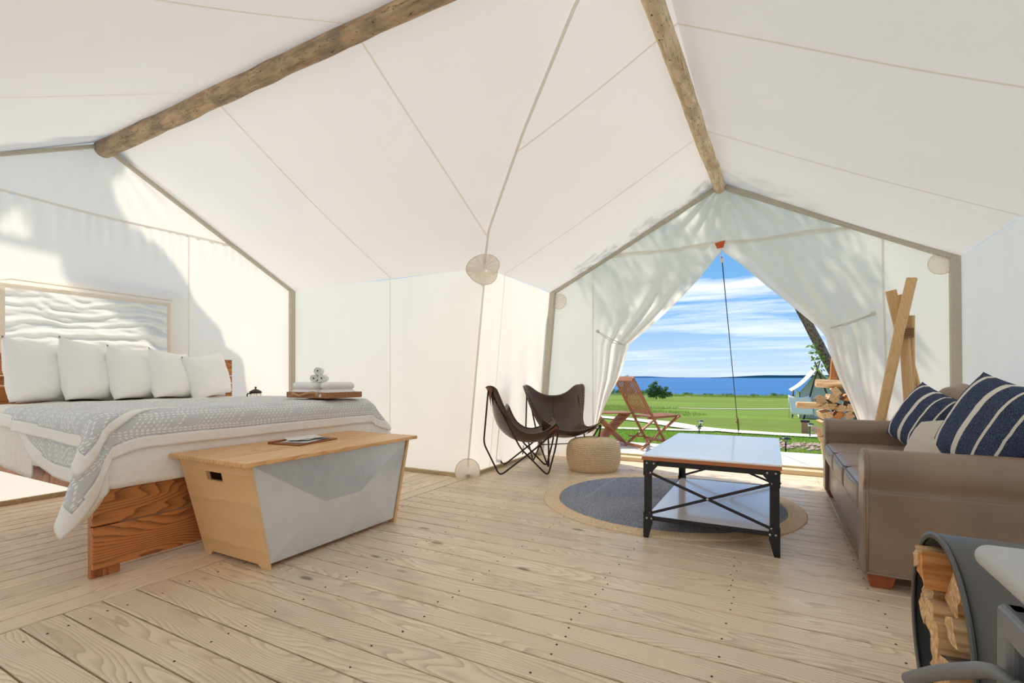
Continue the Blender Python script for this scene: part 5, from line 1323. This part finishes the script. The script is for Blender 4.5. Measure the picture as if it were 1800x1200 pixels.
firewood(5, (.47, 6.93, .705), (.2, .02, .12), .045, .42, 'pale stick jutting sideways out of the woodpile over the lawn', 'stacked logs outside')
firewood(9, (.66, 6.95, .965), (.9, .05, .2), .045, .40, 'flat pale log lying lengthwise across the top of the woodpile', 'stacked logs outside')
for i, (x, h, r, a) in enumerate(((.665, .27, .05, .06), (.765, .27, .055, -.04))):
    firewood(1+4*i, (x, 7.08, 1.02+h/2-.01), (0, pi/2+a, .2*i), r, h, ['upright brown split log standing on the woodpile, on the lawn side', 'second upright split log on the woodpile, nearer the curtain'][i], 'stacked logs outside', 'splitorange')
firewood(6, (.90, 7.02, 1.07), (1.3, 0, .3), .06, .36, 'pale log resting at the top of the woodpile against the curtain', 'stacked logs outside')

# ---------------- the neighbouring tent
tz = ground_z(2.4, 27)
tn = empty('neighbour_tent', (3.3, 28, tz), 0, 'pale canvas tent with blue-grey door screen and dark crossed poles out on the lawn', 'tent')
def A(p): return (p[0]-3.3, p[1]-28, p[2]-tz)
gx0, gx1, gyf, gyb = 1.05, 3.6, 27.2, 31.; xm = 1.85; pe = tz+2.35; ev = tz+1.35
MB().grid(lambda u, v: Vector(A((lerp(xm, gx0-.25, v), lerp(gyf-.5, gyb, u), lerp(pe, ev-.05, v)-.12*math.sin(pi*v)))), 6, 8).build('roof_canvas', M['canvasfar'], tn, solid=.03)
MB().grid(lambda u, v: Vector(A((lerp(xm, gx1, v), lerp(gyf-.5, gyb, u), lerp(pe, ev-.4, v)-.15*math.sin(pi*v)))), 6, 8).build('roof_canvas', M['canvasfar'], tn, solid=.03)
MB().prism([A(p) for p in ((gx0+.1, gyf, tz), (gx0+.1, gyf, ev-.1), (xm, gyf, pe-.15), (gx1-.3, gyf, ev-.3), (gx1-.3, gyf, tz))], (0, .03, 0)).build('front_wall', M['greyfly'], tn)
MB().prism([A(p) for p in ((gx0+.1, gyf, tz), (gx0+.1, gyf, ev-.1), (gx0+.1, gyb, ev-.1), (gx0+.1, gyb, tz))], (.03, 0, 0)).build('side_wall', M['canvasfar'], tn)
for a, b_ in (((xm-.55, gyf-.6, tz), (xm+.10, gyf-.5, tz+2.75)), ((xm+.75, gyf-.6, tz), (xm-.10, gyf-.5, tz+2.7)), ((gx0-.2, gyf-.6, tz), (gx0-.18, gyf-.5, ev))):
    MB().tube([A(a), A(b_)], .035, 8).build('pole', M['rod'], tn)
MB().box(A((xm+.25, gyf-.03, tz+.55)), (.7, .03, .9)).build('door_screen', M['steel'], tn)
cz = ground_z(1.6, 27.5)
lc = empty('lawn_canopy', (1.12, 27.0, cz), 0, 'white fabric shade beside the neighbouring tent, staked to the lawn', 'canopy')
MB().grid(lambda u, v: Vector((lerp(-.45, .45, u)+.12*(1-v), lerp(-.6, .6, u*0+v*.2), lerp(.25, 1.15, v)-.1*math.sin(pi*u)*v)), 8, 8).build('fabric', M['canvasfar'], lc, solid=.02)
MB().tube([(-.30, -.6, 0), (-.05, -.2, .55)], .015, 6).build('guy_stake', M['creamcord'], lc)
for x in (-.42, .45): MB().tube([(x, 0, 0), (x, 0, 1.15)], .02, 6).build('post', M['creamcord'], lc)
for i, (x, y) in enumerate(((-40, 150), (-33, 148), (-27, 149), (-22, 151))):
    z = ground_z(x, y); b = MB().box((0, 0, .22), (1.8, .8, .1)).box((-.7, 0, .1), (.1, .7, .2)).box((.7, 0, .1), (.1, .7, .2))
    o = b.build('lawn_bench', M['gravel'] if i % 2 else M['farland']); o.location = (x, y, z); tag(o, ['dark low bench by the shore, closest to the small pine', 'white low bench next to the dark one by the pine', 'dark low bench far out near the shore, middle of the open grass', 'white low bench by the shore, nearest the guy line'][i], 'bench', 'low benches far out on the lawn')
